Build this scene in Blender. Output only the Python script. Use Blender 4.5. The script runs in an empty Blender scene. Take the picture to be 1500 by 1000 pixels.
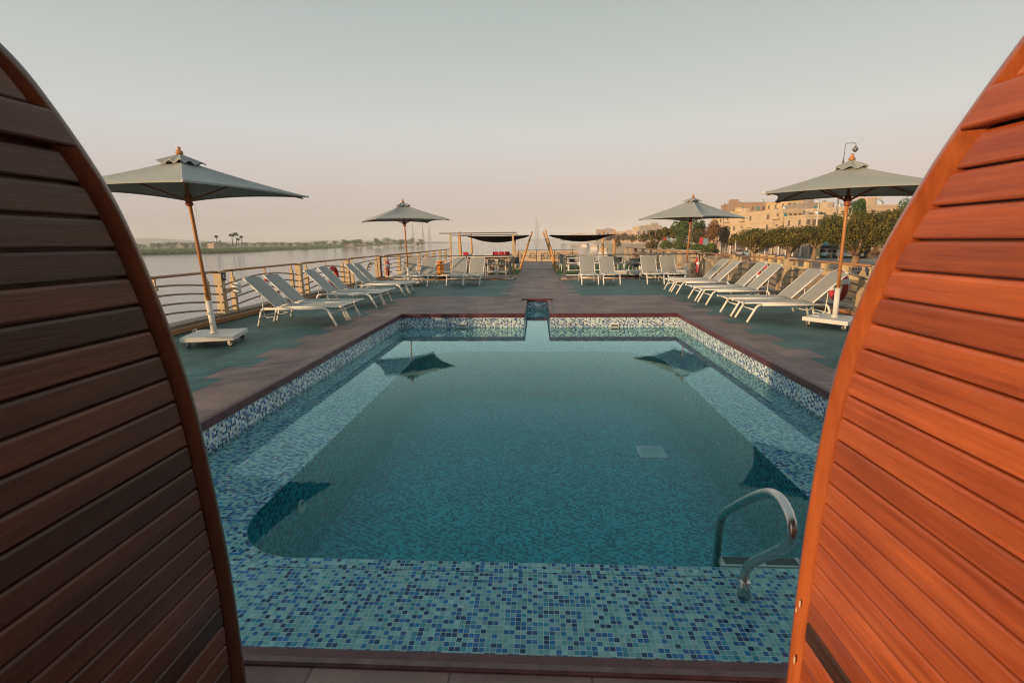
import bpy, bmesh, math, random
from mathutils import Vector, Matrix
R_ = math.radians
random.seed(7)
SC = bpy.context.scene
COL = SC.collection

# ------------------------------------------------------------------ camera frame
CR = Vector((0.9986958900856343, 0.04994084655682168, -0.010603347172038879))
CU = Vector((0.00041381397905917647, 0.1997633862272866, 0.9798440785558683))
CF = Vector((-0.05105240331319896, 0.9785706419917757, -0.19948220659434907))
CP = Vector((0, 0, 1.5)); FPX = 725.0
def ray(x, y): return CF + CR*((x-750)/FPX) - CU*((y-500)/FPX)
def at(x, y, Y):
    d = ray(x, y); return CP + d*((Y-CP.y)/d.y)
def atz(x, y, z):
    d = ray(x, y); return CP + d*((z-CP.z)/d.z)

# ------------------------------------------------------------------ helpers
class MB:
    def __init__(s): s.v=[]; s.f=[]; s.uv=[]; s.mi=[]; s.sm=[]; s.cur=0
    def face(s, pts, uv=None, sm=False):
        n=len(s.v); s.v.extend([tuple(p) for p in pts]); s.f.append(tuple(range(n,n+len(pts))))
        s.uv.append(uv if uv else [(0,0)]*len(pts)); s.mi.append(s.cur); s.sm.append(sm)
    def raw(s, vs, fs, sm=False, M=None):
        n=len(s.v)
        s.v.extend([tuple(M@Vector(p)) if M else tuple(p) for p in vs])
        for f in fs:
            s.f.append(tuple(n+i for i in f)); s.uv.append([(0,0)]*len(f)); s.mi.append(s.cur); s.sm.append(sm)
        return s
    def box(s, c, d, M=None, rz=0, taper=1.0):
        x,y,z=d[0]/2,d[1]/2,d[2]/2
        vs=[]
        for sx,sy,sz in ((-1,-1,-1),(1,-1,-1),(1,1,-1),(-1,1,-1),(-1,-1,1),(1,-1,1),(1,1,1),(-1,1,1)):
            t=taper if sz>0 else 1
            p=Vector((sx*x*t,sy*y*t,sz*z))
            if rz: p=Matrix.Rotation(rz,3,'Z')@p
            vs.append(p+Vector(c))
        return s.raw(vs,[(0,3,2,1),(4,5,6,7),(0,1,5,4),(1,2,6,5),(2,3,7,6),(3,0,4,7)],False,M)
    def rbox(s, c, d, b=0.01, M=None, rz=0):
        # box with chamfered edges
        bm=bmesh.new(); bmesh.ops.create_cube(bm,size=1)
        for v in bm.verts: v.co=Vector((v.co.x*d[0],v.co.y*d[1],v.co.z*d[2]))
        bmesh.ops.bevel(bm,geom=list(bm.edges),offset=b,segments=2,affect='EDGES',profile=0.5)
        T=Matrix.Translation(Vector(c))@Matrix.Rotation(rz,4,'Z')
        if M: T=M@T
        bm.verts.index_update()
        s.raw([T@v.co for v in bm.verts],[tuple(v.index for v in f.verts) for f in bm.faces],False); bm.free(); return s
    def tube(s, pts, r, n=8, cap=True, closed=False, flat=None):
        P=[Vector(p) for p in pts]; m=len(P)
        rr=r if isinstance(r,(list,tuple)) else [r]*m
        n0=len(s.v); up=None; vs=[]
        for i,p in enumerate(P):
            a=P[i-1] if (i>0 or closed) else p; b=P[(i+1)%m] if (i<m-1 or closed) else p
            t=(b-a).normalized() if (b-a).length>1e-9 else Vector((0,0,1))
            if up is None:
                up=Vector((0,0,1)) if abs(t.z)<.9 else Vector((0,1,0))
            x=t.cross(up)
            if x.length<1e-6: x=t.orthogonal()
            x.normalize(); y=x.cross(t).normalized(); up=y
            for k in range(n):
                A=2*math.pi*k/n+ (math.pi/n if n==4 else 0)
                ry=rr[i]*(flat if flat else 1)
                vs.append(p+x*math.cos(A)*rr[i]+y*math.sin(A)*ry)
        fs=[]
        for i in range(m if closed else m-1):
            j=(i+1)%m
            for k in range(n):
                k2=(k+1)%n
                fs.append((i*n+k,i*n+k2,j*n+k2,j*n+k))
        if cap and not closed:
            fs.append(tuple(range(n))[::-1]); fs.append(tuple((m-1)*n+k for k in range(n)))
        s.raw(vs,fs,n>4); return s
    def lathe(s, prof, c=(0,0,0), n=16, M=None):
        vs=[];fs=[]
        for (r,z) in prof:
            for k in range(n):
                A=2*math.pi*k/n; vs.append(Vector((r*math.cos(A)+c[0],r*math.sin(A)+c[1],z+c[2])))
        for i in range(len(prof)-1):
            for k in range(n):
                k2=(k+1)%n; fs.append((i*n+k,i*n+k2,(i+1)*n+k2,(i+1)*n+k))
        fs.append(tuple(range(n))[::-1]); fs.append(tuple((len(prof)-1)*n+k for k in range(n)))
        return s.raw(vs,fs,True,M)
    def torus(s, c, R, r, axis='Y', n=32, m=10, a0=0, a1=2*math.pi):
        full=abs(a1-a0-2*math.pi)<1e-6; pts=[]
        N=n if full else n+1
        for i in range(N):
            A=a0+(a1-a0)*i/n
            p={'Y':(math.cos(A)*R,0,math.sin(A)*R),'X':(0,math.cos(A)*R,math.sin(A)*R),'Z':(math.cos(A)*R,math.sin(A)*R,0)}[axis]
            pts.append(Vector(c)+Vector(p))
        return s.tube(pts,r,m,True,full)
    def prism(s, poly, z0, z1):
        n=len(poly); vs=[(p[0],p[1],z0) for p in poly]+[(p[0],p[1],z1) for p in poly]
        fs=[tuple(range(n))[::-1],tuple(range(n,2*n))]+[(i,(i+1)%n,n+(i+1)%n,n+i) for i in range(n)]
        return s.raw(vs,fs)
    def build(s, name, mat, parent=None, label=None, bevel=0):
        me=bpy.data.meshes.new(name); me.from_pydata(s.v,[],s.f)
        mats=mat if isinstance(mat,(list,tuple)) else [mat]
        for m in mats: me.materials.append(m)
        me.polygons.foreach_set('material_index',s.mi); me.polygons.foreach_set('use_smooth',s.sm)
        if any(u!=(0,0) for q in s.uv for u in q):
            ul=me.uv_layers.new(name='UVMap'); fl=[]
            for q in s.uv:
                for u in q: fl.extend(u)
            ul.data.foreach_set('uv',fl)
        me.update()
        o=bpy.data.objects.new(name,me); COL.objects.link(o)
        if parent: o.parent=parent
        if label: o['label']=label
        if bevel:
            b=o.modifiers.new('bevel','BEVEL'); b.width=bevel; b.segments=2; b.limit_method='ANGLE'
        return o
def tag(o, label=None, cat=None, group=None, kind=None):
    if label: o['label']=label
    if cat: o['category']=cat
    if group: o['group']=group
    if kind: o['kind']=kind
    return o
def thing(name, label, cat, loc=(0,0,0), rz=0, group=None):
    o=bpy.data.objects.new(name,None); COL.objects.link(o); o.location=loc; o.rotation_euler=(0,0,rz)
    o.empty_display_size=.2
    return tag(o,label,cat,group)
def copy_tree(o, parent=None):
    c=o.copy(); COL.objects.link(c); c.parent=parent
    for ch in [x for x in COL.objects if x.parent==o]: copy_tree(ch,c)
    return c
def dup(o, loc, rz, label, scale=None):
    c=copy_tree(o); c.location=loc; c.rotation_euler=(0,0,rz); c['label']=label
    if scale: c.scale=scale
    return c
def arc(c, r, a0, a1, n, plane='XZ'):
    out=[]
    for i in range(n+1):
        A=a0+(a1-a0)*i/n
        if plane=='XZ': out.append(Vector((c[0]+r*math.cos(A),c[1],c[2]+r*math.sin(A))))
        else: out.append(Vector((c[0]+r*math.cos(A),c[1]+r*math.sin(A),c[2])))
    return out

# ------------------------------------------------------------------ materials
def mat(name):
    m=bpy.data.materials.new(name); m.use_nodes=True; nt=m.node_tree
    return m, nt, nt.nodes['Principled BSDF'], nt.nodes, nt.links
def val(N,L,op,a,b=None,c=None):
    n=N.new('ShaderNodeMath'); n.operation=op
    for i,x in enumerate((a,b,c)):
        if x is None: continue
        if isinstance(x,(int,float)): n.inputs[i].default_value=x
        else: L.new(x,n.inputs[i])
    return n.outputs[0]
def ramp(N,L,fac,stops,interp='LINEAR'):
    r=N.new('ShaderNodeValToRGB'); r.color_ramp.interpolation=interp
    e=r.color_ramp.elements
    while len(e)<len(stops): e.new(0.5)
    for i,(p,c) in enumerate(stops): e[i].position=p; e[i].color=(*c,1)
    if fac is not None: L.new(fac,r.inputs[0])
    return r.outputs[0]
def mix(N,L,f,a,b,mode='MIX'):
    n=N.new('ShaderNodeMix'); n.data_type='RGBA'; n.blend_type=mode
    for sock,x in ((n.inputs['Factor'],f),(n.inputs['A'],a),(n.inputs['B'],b)):
        if isinstance(x,(int,float)): sock.default_value=x
        elif isinstance(x,tuple): sock.default_value=(*x,1)
        else: L.new(x,sock)
    return n.outputs['Result']
def noise(N,L,vec,scale,detail=4,rough=.5):
    n=N.new('ShaderNodeTexNoise'); n.inputs['Scale'].default_value=scale; n.inputs['Detail'].default_value=detail
    n.inputs['Roughness'].default_value=rough
    if vec is not None: L.new(vec,n.inputs['Vector'])
    return n.outputs[0]
def coords(N,L,kind='Object',sc=None):
    t=N.new('ShaderNodeTexCoord').outputs[kind]
    if sc:
        m=N.new('ShaderNodeMapping'); m.inputs['Scale'].default_value=sc; L.new(t,m.inputs[0]); return m.outputs[0]
    return t
def bump(N,L,P,h,strength,dist=.01):
    b=N.new('ShaderNodeBump'); b.inputs['Strength'].default_value=strength; b.inputs['Distance'].default_value=dist
    L.new(h,b.inputs['Height']); L.new(b.outputs[0],P.inputs['Normal']); return b
def plain(name,c,rough=.5,metal=0,var=.25,scale=6,bmp=0.0,spec=None,stretch=None):
    m,nt,P,N,L=mat(name)
    v=coords(N,L,'Object',stretch)
    f=noise(N,L,v,scale,5,.6)
    a=tuple(x*(1-var) for x in c); b=tuple(min(1,x*(1+var)) for x in c)
    L.new(ramp(N,L,f,[(.3,a),(.7,b)]),P.inputs['Base Color'])
    P.inputs['Roughness'].default_value=rough; P.inputs['Metallic'].default_value=metal
    if spec is not None: P.inputs['Specular IOR Level'].default_value=spec
    if bmp: bump(N,L,P,noise(N,L,v,scale*4,5,.6),bmp)
    return m

def mosaic(name,stops):
    m,nt,P,N,L=mat(name)
    uv=coords(N,L,'UV')
    s=N.new('ShaderNodeVectorMath'); s.operation='SCALE'; L.new(uv,s.inputs[0]); s.inputs['Scale'].default_value=1/.0274
    fl=N.new('ShaderNodeVectorMath'); fl.operation='FLOOR'; L.new(s.outputs[0],fl.inputs[0])
    fr=N.new('ShaderNodeVectorMath'); fr.operation='FRACTION'; L.new(s.outputs[0],fr.inputs[0])
    wn=N.new('ShaderNodeTexWhiteNoise'); wn.noise_dimensions='2D'; L.new(fl.outputs[0],wn.inputs['Vector'])
    dp=N.new('ShaderNodeVectorMath'); dp.operation='DOT_PRODUCT'; L.new(fl.outputs[0],dp.inputs[0]); dp.inputs[1].default_value=(.7548777,.5698403,0)
    q=val(N,L,'FRACT',val(N,L,'ADD',dp.outputs['Value'],val(N,L,'MULTIPLY',wn.outputs['Value'],.62)))
    col=ramp(N,L,q,stops,'CONSTANT')
    hv=N.new('ShaderNodeTexWhiteNoise'); hv.noise_dimensions='2D'
    ad=N.new('ShaderNodeVectorMath'); ad.operation='ADD'; L.new(fl.outputs[0],ad.inputs[0]); ad.inputs[1].default_value=(17.3,5.1,0); L.new(ad.outputs[0],hv.inputs['Vector'])
    sh=N.new('ShaderNodeVectorMath'); sh.operation='SCALE'; L.new(fl.outputs[0],sh.inputs[0]); sh.inputs['Scale'].default_value=1/12
    shf=N.new('ShaderNodeVectorMath'); shf.operation='FLOOR'; L.new(sh.outputs[0],shf.inputs[0])
    sw=N.new('ShaderNodeTexWhiteNoise'); sw.noise_dimensions='2D'; L.new(shf.outputs[0],sw.inputs['Vector'])
    vv=val(N,L,'MULTIPLY',val(N,L,'MULTIPLY_ADD',hv.outputs['Value'],.35,.82),val(N,L,'MULTIPLY_ADD',sw.outputs['Value'],.14,.93))
    vm=N.new('ShaderNodeVectorMath'); vm.operation='SCALE'; L.new(col,vm.inputs[0]); L.new(vv,vm.inputs['Scale'])
    sp=N.new('ShaderNodeSeparateXYZ'); L.new(fr.outputs[0],sp.inputs[0])
    dx=val(N,L,'ABSOLUTE',val(N,L,'SUBTRACT',sp.outputs[0],.5)); dy=val(N,L,'ABSOLUTE',val(N,L,'SUBTRACT',sp.outputs[1],.5))
    g=val(N,L,'GREATER_THAN',val(N,L,'MAXIMUM',dx,dy),.450)
    gc=mix(N,L,noise(N,L,uv,3),(.78,.79,.72),(.88,.88,.82)) if name!='basin_mosaic_tile' else mix(N,L,noise(N,L,uv,3),(.07,.38,.38),(.10,.42,.41))
    L.new(mix(N,L,g,vm.outputs[0],gc),P.inputs['Base Color'])
    P.inputs['Roughness'].default_value=.25
    bump(N,L,P,val(N,L,'SUBTRACT',1,g),.4,.002)
    return m
M_mosaic=mosaic('mosaic_tile',[(0,(.33,.68,.71)),(.22,(.22,.57,.64)),(.40,(.43,.74,.75)),(.54,(.04,.39,.55)),(.61,(.002,.23,.60)),(.77,(.002,.14,.46)),(.87,(.001,.04,.20))])
M_mosw=mosaic('wall_mosaic_tile',[(0,(.50,.64,.66)),(.22,(.36,.52,.58)),(.40,(.62,.72,.72)),(.55,(.16,.36,.50)),(.63,(.02,.14,.42)),(.78,(.015,.07,.26)),(.87,(.006,.02,.10))])
M_mosb=mosaic('basin_mosaic_tile',[(0,(.030,.50,.55)),(.22,(.020,.43,.50)),(.40,(.042,.54,.58)),(.57,(.012,.34,.43)),(.64,(.006,.21,.29)),(.78,(.005,.17,.26)),(.86,(.004,.12,.18))])

def deck_mat():
    m,nt,P,N,L=mat('deck_tile')
    o=coords(N,L,'Object'); sp=N.new('ShaderNodeSeparateXYZ'); L.new(o,sp.inputs[0])
    X,Y=sp.outputs[0],sp.outputs[1]
    row=val(N,L,'FLOOR',val(N,L,'DIVIDE',Y,.525)); fy=val(N,L,'FRACT',val(N,L,'DIVIDE',Y,.525))
    par=val(N,L,'MODULO',val(N,L,'ABSOLUTE',row),2)
    xs=val(N,L,'ADD',val(N,L,'DIVIDE',X,.5),val(N,L,'MULTIPLY',par,.5))
    xs=val(N,L,'ADD',xs,.62)
    cx=val(N,L,'FLOOR',xs); fx=val(N,L,'FRACT',xs)
    ctr=val(N,L,'MULTIPLY',val(N,L,'SUBTRACT',val(N,L,'ADD',cx,.5),val(N,L,'ADD',val(N,L,'MULTIPLY',par,.5),.62)),.5)
    cy=val(N,L,'MULTIPLY',val(N,L,'ADD',row,.5),.525)
    ac=val(N,L,'ABSOLUTE',ctr)
    t1=val(N,L,'GREATER_THAN',ac,3.66)
    t2=val(N,L,'MULTIPLY',val(N,L,'GREATER_THAN',cy,13.6),val(N,L,'GREATER_THAN',ac,1.0))
    teal=val(N,L,'MULTIPLY',val(N,L,'MAXIMUM',t1,t2),val(N,L,'LESS_THAN',cy,19.3))
    cmb=N.new('ShaderNodeCombineXYZ'); L.new(cx,cmb.inputs[0]); L.new(row,cmb.inputs[1])
    wn=N.new('ShaderNodeTexWhiteNoise'); wn.noise_dimensions='2D'; L.new(cmb.outputs[0],wn.inputs['Vector'])
    sv=coords(N,L,'Object',(1,5,1)); st=noise(N,L,sv,1.6,6,.65)
    blot=noise(N,L,o,.7,5,.6); gr=noise(N,L,o,180,3,.6)
    br=mix(N,L,st,(.180,.120,.115),(.33,.240,.220)); tl=mix(N,L,st,(.032,.108,.110),(.095,.200,.195))
    c=mix(N,L,teal,br,tl)
    c=mix(N,L,val(N,L,'MULTIPLY',ramp(N,L,blot,[(.52,(0,0,0)),(.72,(1,1,1))]),.35),c,(.20,.17,.15))
    b=val(N,L,'MULTIPLY_ADD',wn.outputs['Value'],.34,.76); b=val(N,L,'MULTIPLY',b,val(N,L,'MULTIPLY_ADD',ramp(N,L,noise(N,L,o,1.9,7,.7),[(.35,(0,0,0)),(.6,(1,1,1))]),.35,.72)); b=val(N,L,'MULTIPLY',b,val(N,L,'MULTIPLY_ADD',gr,.7,.65))
    sc=N.new('ShaderNodeVectorMath'); sc.operation='SCALE'; L.new(c,sc.inputs[0]); L.new(b,sc.inputs['Scale'])
    ex=val(N,L,'ABSOLUTE',val(N,L,'SUBTRACT',fx,.5)); ey=val(N,L,'ABSOLUTE',val(N,L,'SUBTRACT',fy,.5))
    g=val(N,L,'GREATER_THAN',val(N,L,'MAXIMUM',ex,ey),.491)
    L.new(mix(N,L,val(N,L,'MULTIPLY',g,.6),sc.outputs[0],(.045,.035,.035)),P.inputs['Base Color'])
    P.inputs['Roughness'].default_value=.62
    h=val(N,L,'SUBTRACT',val(N,L,'MULTIPLY',gr,.3),g); bump(N,L,P,h,.5,.004)
    return m
M_deck=deck_mat()

def wood(name,dark,light,rough=.3,pitch=.071,along='Y',grain=1.0,var=.5,coat=0.0):
    m,nt,P,N,L=mat(name)
    o=coords(N,L,'Object'); sp=N.new('ShaderNodeSeparateXYZ'); L.new(o,sp.inputs[0])
    sc={'Y':(34,1.6,34),'X':(1.3,22,22),'Z':(22,22,1.3)}[along]
    mp=N.new('ShaderNodeMapping'); mp.inputs['Scale'].default_value=sc; L.new(o,mp.inputs[0])
    idx=val(N,L,'FLOOR',val(N,L,'DIVIDE',sp.outputs[2],pitch)) if pitch else None
    if pitch:
        wn=N.new('ShaderNodeTexWhiteNoise'); wn.noise_dimensions='1D'; L.new(idx,wn.inputs['W'])
        off=N.new('ShaderNodeVectorMath'); off.operation='MULTIPLY_ADD'
        L.new(wn.outputs['Color'],off.inputs[0]); off.inputs[1].default_value=(9,9,9); L.new(mp.outputs[0],off.inputs[2])
        vec=off.outputs[0]
    else: vec=mp.outputs[0]
    n1=noise(N,L,vec,1.2*grain,7,.62); n2=noise(N,L,vec,5*grain,5,.6)
    n3=noise(N,L,o,4,4,.6)
    f=val(N,L,'ADD',val(N,L,'MULTIPLY',n1,.7),val(N,L,'MULTIPLY',n2,.3))
    c=ramp(N,L,f,[(.32,dark),(.55,tuple((a+b)/2 for a,b in zip(dark,light))),(.72,light)])
    k=val(N,L,'MULTIPLY_ADD',n3,.5,.75)
    vk=N.new('ShaderNodeVectorMath'); vk.operation='SCALE'; L.new(vec,vk.inputs[0]); vk.inputs['Scale'].default_value=.33
    k=val(N,L,'MULTIPLY',k,val(N,L,'SUBTRACT',1,val(N,L,'MULTIPLY',ramp(N,L,noise(N,L,vk.outputs[0],1.3,8,.7),[(.56,(0,0,0)),(.70,(1,1,1))]),.32)))
    if pitch: k=val(N,L,'MULTIPLY',k,val(N,L,'MULTIPLY_ADD',wn.outputs['Value'],var,1-var/2))
    s=N.new('ShaderNodeVectorMath'); s.operation='SCALE'; L.new(c,s.inputs[0]); L.new(k,s.inputs['Scale'])
    L.new(s.outputs[0],P.inputs['Base Color']); 
    L.new(val(N,L,'MULTIPLY_ADD',n2,.25,rough-.1),P.inputs['Roughness'])
    P.inputs['Coat Weight'].default_value=coat; P.inputs['Coat Roughness'].default_value=.28
    bump(N,L,P,n2,.4,.0018)
    return m
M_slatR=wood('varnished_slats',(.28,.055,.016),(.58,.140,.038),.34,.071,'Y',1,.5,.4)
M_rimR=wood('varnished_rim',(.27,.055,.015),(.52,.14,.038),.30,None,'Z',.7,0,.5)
M_slatL=wood('shade_toned_slats',(.045,.019,.012),(.14,.058,.032),.36,.071,'Y',1,.9,.12)  # shaded copy of the chair wood: shade put into the colour
M_rimL=wood('shade_toned_rim',(.06,.030,.017),(.13,.062,.034),.33,None,'Z',.7,0,.15)  # rim darkened the same way, its shade is in the colour
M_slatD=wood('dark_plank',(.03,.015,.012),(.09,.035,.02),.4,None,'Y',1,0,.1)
M_pole=wood('pole_wood',(.38,.15,.045),(.60,.28,.10),.45,None,'Z',1)
M_hub=wood('hub_wood',(.26,.075,.025),(.42,.13,.045),.45,None,'Z',1)
M_hand=wood('handrail_wood',(.30,.14,.06),(.46,.24,.11),.4,None,'Y',1)
M_mast=wood('mast_wood',(.50,.22,.06),(.72,.38,.13),.5,None,'Z',.6)
M_white=plain('white_paint',(.68,.66,.62),.4,0,.06,8)
M_whitem=plain('white_metal',(.80,.78,.73),.38,0,.05,12)
M_tan=plain('tan_paint',(.50,.37,.22),.5,0,.13,5,.05)
M_bar=plain('bar_paint',(.30,.25,.19),.45,0,.12,9)
M_gut=plain('gutter_metal',(.22,.19,.15),.5,0,.2,4)
M_black=plain('black_rubber',(.012,.012,.013),.6,0,.2,10)
M_dark=plain('dark_metal',(.07,.065,.06),.4,.3,.2,10)
M_grey=plain('grey_metal',(.20,.19,.18),.4,.5,.15,10)
M_red=plain('red_buoy',(.50,.05,.045),.45,0,.15,6)
M_redc=plain('red_cushion',(.42,.015,.035),.7,0,.15,9)
M_orange=plain('orange_box',(.75,.25,.03),.5,0,.12,6)
M_maroon=plain('maroon_coping',(.090,.028,.036),.40,0,.35,9,.25)
M_chip=plain('bare_wood',(.62,.45,.30),.8,0,.2,60)
M_copedge=plain('coping_edge',(.13,.082,.088),.42,0,.4,14,.3)  # lighter tone mixes worn concrete with a painted grazing sheen
M_plast=plain('white_plastic',(.72,.74,.72),.4,0,.05,10)
M_steel,_nt,_P,_N,_L=mat('stainless'); _P.inputs['Base Color'].default_value=(.62,.60,.57,1); _P.inputs['Metallic'].default_value=1
_L.new(ramp(_N,_L,noise(_N,_L,coords(_N,_L),25,5),[(.3,(.22,.22,.22)),(.7,(.36,.36,.36))]),_P.inputs['Roughness'])
def fabric(name,c,sc=260,trans=0):
    m,nt,P,N,L=mat(name); o=coords(N,L,'Object')
    w=N.new('ShaderNodeTexWave'); w.inputs['Scale'].default_value=sc; L.new(o,w.inputs[0]); w.inputs['Distortion'].default_value=.4
    n=noise(N,L,o,3.5,5,.6)
    a=mix(N,L,n,tuple(x*.82 for x in c),tuple(x*1.14 for x in c))
    L.new(mix(N,L,val(N,L,'MULTIPLY',w.outputs['Fac'],.18),a,tuple(x*.6 for x in c)),P.inputs['Base Color'])
    P.inputs['Roughness'].default_value=.85; P.inputs['Sheen Weight'].default_value=.15
    bump(N,L,P,noise(N,L,coords(N,L,'Object',(1,1,.6)),5,5,.6),.45,.03)
    return m
M_sling=fabric('grey_sling',(.33,.335,.32)); M_canvas=fabric('grey_canvas',(.31,.335,.33),120)
M_sail=plain('black_sail',(.012,.009,.008),.95,0,.2,3,0,.1); M_chaird=fabric('dark_seat',(.03,.05,.06),80)
M_turf=plain('turf',(.05,.13,.03),.9,0,.35,30,.6)
M_pat,_nt,_P,_N,_L=mat('scroll_screen')
_v=_N.new('ShaderNodeTexVoronoi'); _v.inputs['Scale'].default_value=9; _v.feature='DISTANCE_TO_EDGE'; _L.new(coords(_N,_L),_v.inputs['Vector'])
_L.new(ramp(_N,_L,_v.outputs['Distance'],[(.10,(.16,.09,.05)),(.16,(.55,.48,.38))]),_P.inputs['Base Color'])

def water_mat():
    m,nt,P,N,L=mat('pool_water'); N.remove(P)
    out=N['Material Output']
    tr=N.new('ShaderNodeBsdfTransparent'); tr.inputs[0].default_value=(.95,1,1,1)
    gl=N.new('ShaderNodeBsdfGlossy'); gl.inputs['Roughness'].default_value=.012; gl.inputs[0].default_value=(.66,.96,.93,1)
    fr=N.new('ShaderNodeFresnel'); fr.inputs[0].default_value=1.33
    o=coords(N,L,'Object')
    b=N.new('ShaderNodeBump'); b.inputs['Strength'].default_value=.018; b.inputs['Distance'].default_value=.02
    h=val(N,L,'ADD',noise(N,L,o,9,3,.5),val(N,L,'MULTIPLY',noise(N,L,o,1.4,2,.5),2.2)); L.new(h,b.inputs['Height'])
    L.new(b.outputs[0],gl.inputs['Normal']); L.new(b.outputs[0],fr.inputs['Normal'])
    mx=N.new('ShaderNodeMixShader'); L.new(val(N,L,'MINIMUM',val(N,L,'MULTIPLY',fr.outputs[0],val(N,L,'MULTIPLY_ADD',fr.outputs[0],2.2,.95)),.96),mx.inputs[0]); L.new(tr.outputs[0],mx.inputs[1]); L.new(gl.outputs[0],mx.inputs[2])
    L.new(mx.outputs[0],out.inputs['Surface'])
    va=N.new('ShaderNodeVolumeAbsorption'); va.inputs[0].default_value=(.01,.76,.88,1); va.inputs[1].default_value=.27
    vs=N.new('ShaderNodeVolumeScatter'); vs.inputs[0].default_value=(.08,.88,.86,1); vs.inputs[1].default_value=.11; vs.inputs[2].default_value=.2
    ad=N.new('ShaderNodeAddShader'); L.new(va.outputs[0],ad.inputs[0]); L.new(vs.outputs[0],ad.inputs[1]); L.new(ad.outputs[0],out.inputs['Volume'])
    return m
M_water=water_mat()
def river_mat():
    m,nt,P,N,L=mat('river_water')
    o=coords(N,L,'Object',(1,.45,1)); P.inputs['Base Color'].default_value=(.17,.155,.135,1)
    P.inputs['Roughness'].default_value=.09; P.inputs['IOR'].default_value=1.40
    h=val(N,L,'ADD',noise(N,L,o,1.1,5,.6),val(N,L,'MULTIPLY',noise(N,L,o,.12,3,.5),1.5))
    bump(N,L,P,h,.22,.18); return m
M_river=river_mat()
def ground_mat(name,cols,scale,rough=.95,bmp=.3):
    m,nt,P,N,L=mat(name); o=coords(N,L,'Object')
    n=noise(N,L,o,scale,8,.65); n2=noise(N,L,o,scale*9,6,.65)
    f=val(N,L,'ADD',val(N,L,'MULTIPLY',n,.65),val(N,L,'MULTIPLY',n2,.35))
    k=len(cols); L.new(ramp(N,L,f,[(.36+.3*i/(k-1),c) for i,c in enumerate(cols)]),P.inputs['Base Color'])
    P.inputs['Roughness'].default_value=rough; bump(N,L,P,n2,bmp,.3); return m
M_bank=ground_mat('bank_ground',[(.05,.085,.03),(.08,.13,.04),(.13,.15,.055),(.05,.10,.03)],.03)
M_sand=ground_mat('sand',[(.36,.24,.12),(.52,.37,.20),(.44,.31,.17)],.05)
M_road=ground_mat('road',[(.12,.12,.125),(.19,.185,.18)],.3,.8,.1)
M_pave=ground_mat('pavement',[(.22,.20,.17),(.32,.28,.23)],.6,.8,.1)
M_stone=ground_mat('stone_slope',[(.22,.15,.09),(.36,.26,.17),(.28,.20,.13)],.5,.9,.4)
M_hill=ground_mat('hill',[(.26,.22,.18),(.32,.27,.22)],.004,1,.1)
def leafm(name,a,b,c):
    m,nt,P,N,L=mat(name); o=coords(N,L,'Object')
    n=noise(N,L,o,.9,4,.6); n2=noise(N,L,o,7,2,.5)
    f=val(N,L,'ADD',val(N,L,'MULTIPLY',n,.5),val(N,L,'MULTIPLY',n2,.5))
    L.new(ramp(N,L,f,[(.36,a),(.5,b),(.64,c)]),P.inputs['Base Color']); P.inputs['Roughness'].default_value=.6
    P.inputs['Specular IOR Level'].default_value=.25
    tl=N.new('ShaderNodeBsdfTranslucent'); L.new(ramp(N,L,f,[(.36,b),(.6,c)]),tl.inputs[0])
    mx=N.new('ShaderNodeMixShader'); mx.inputs[0].default_value=.25; L.new(P.outputs[0],mx.inputs[1]); L.new(tl.outputs[0],mx.inputs[2])
    L.new(mx.outputs[0],N['Material Output'].inputs[0]); return m
M_ficus=leafm('ficus_leaf',(.030,.045,.009),(.105,.108,.015),(.36,.245,.03))
M_green=leafm('green_leaf',(.03,.07,.018),(.075,.14,.035),(.17,.20,.045))
M_olive=leafm('olive_leaf',(.07,.065,.022),(.14,.12,.035),(.24,.18,.05))
M_rust=leafm('rust_leaf',(.13,.065,.025),(.24,.12,.045),(.36,.19,.07))
M_bush=leafm('bush_leaf',(.05,.075,.018),(.11,.15,.03),(.22,.22,.04))
M_palm=leafm('palm_leaf',(.02,.025,.012),(.035,.04,.02),(.06,.055,.03))
M_reed=leafm('reed_leaf',(.035,.075,.022),(.06,.12,.03),(.12,.16,.05))
M_bark=plain('bark',(.26,.17,.10),.9,0,.3,3,.5)
def facade(name,c,sc=.35,brick=False):
    m,nt,P,N,L=mat(name); o=coords(N,L,'Object')
    n=noise(N,L,o,sc,7,.6); n2=noise(N,L,coords(N,L,'Object',(1,1,.2)),1.2,6,.7)
    a=mix(N,L,n,tuple(x*.78 for x in c),tuple(x*1.15 for x in c))
    a=mix(N,L,val(N,L,'MULTIPLY',ramp(N,L,n2,[(.5,(0,0,0)),(.75,(1,1,1))]),.4),a,tuple(x*.55 for x in c))
    if brick:
        s=N.new('ShaderNodeSeparateXYZ'); L.new(o,s.inputs[0])
        g=val(N,L,'LESS_THAN',val(N,L,'FRACT',val(N,L,'MULTIPLY',s.outputs[2],4)),.18)
        a=mix(N,L,val(N,L,'MULTIPLY',g,.4),a,(.35,.30,.25))
    L.new(a,P.inputs['Base Color']); P.inputs['Roughness'].default_value=.9; return m
M_cream=facade('cream_wall',(.60,.46,.31)); M_gold=facade('yellow_wall',(.66,.48,.26)); M_pink=facade('dusty_wall',(.46,.34,.25))
M_grw=facade('grey_wall',(.36,.30,.25)); M_brick=facade('brick_wall',(.40,.26,.18),.35,True); M_bwin=plain('facade_window',(.17,.125,.09),.4,0,.3,2); M_winm=plain('window_dark',(.06,.05,.045),.25,0,.2,2)
M_balu=facade('balustrade_stone',(.66,.48,.25)); M_tealp=plain('teal_awning',(.06,.26,.28),.6,0,.15,2)
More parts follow.
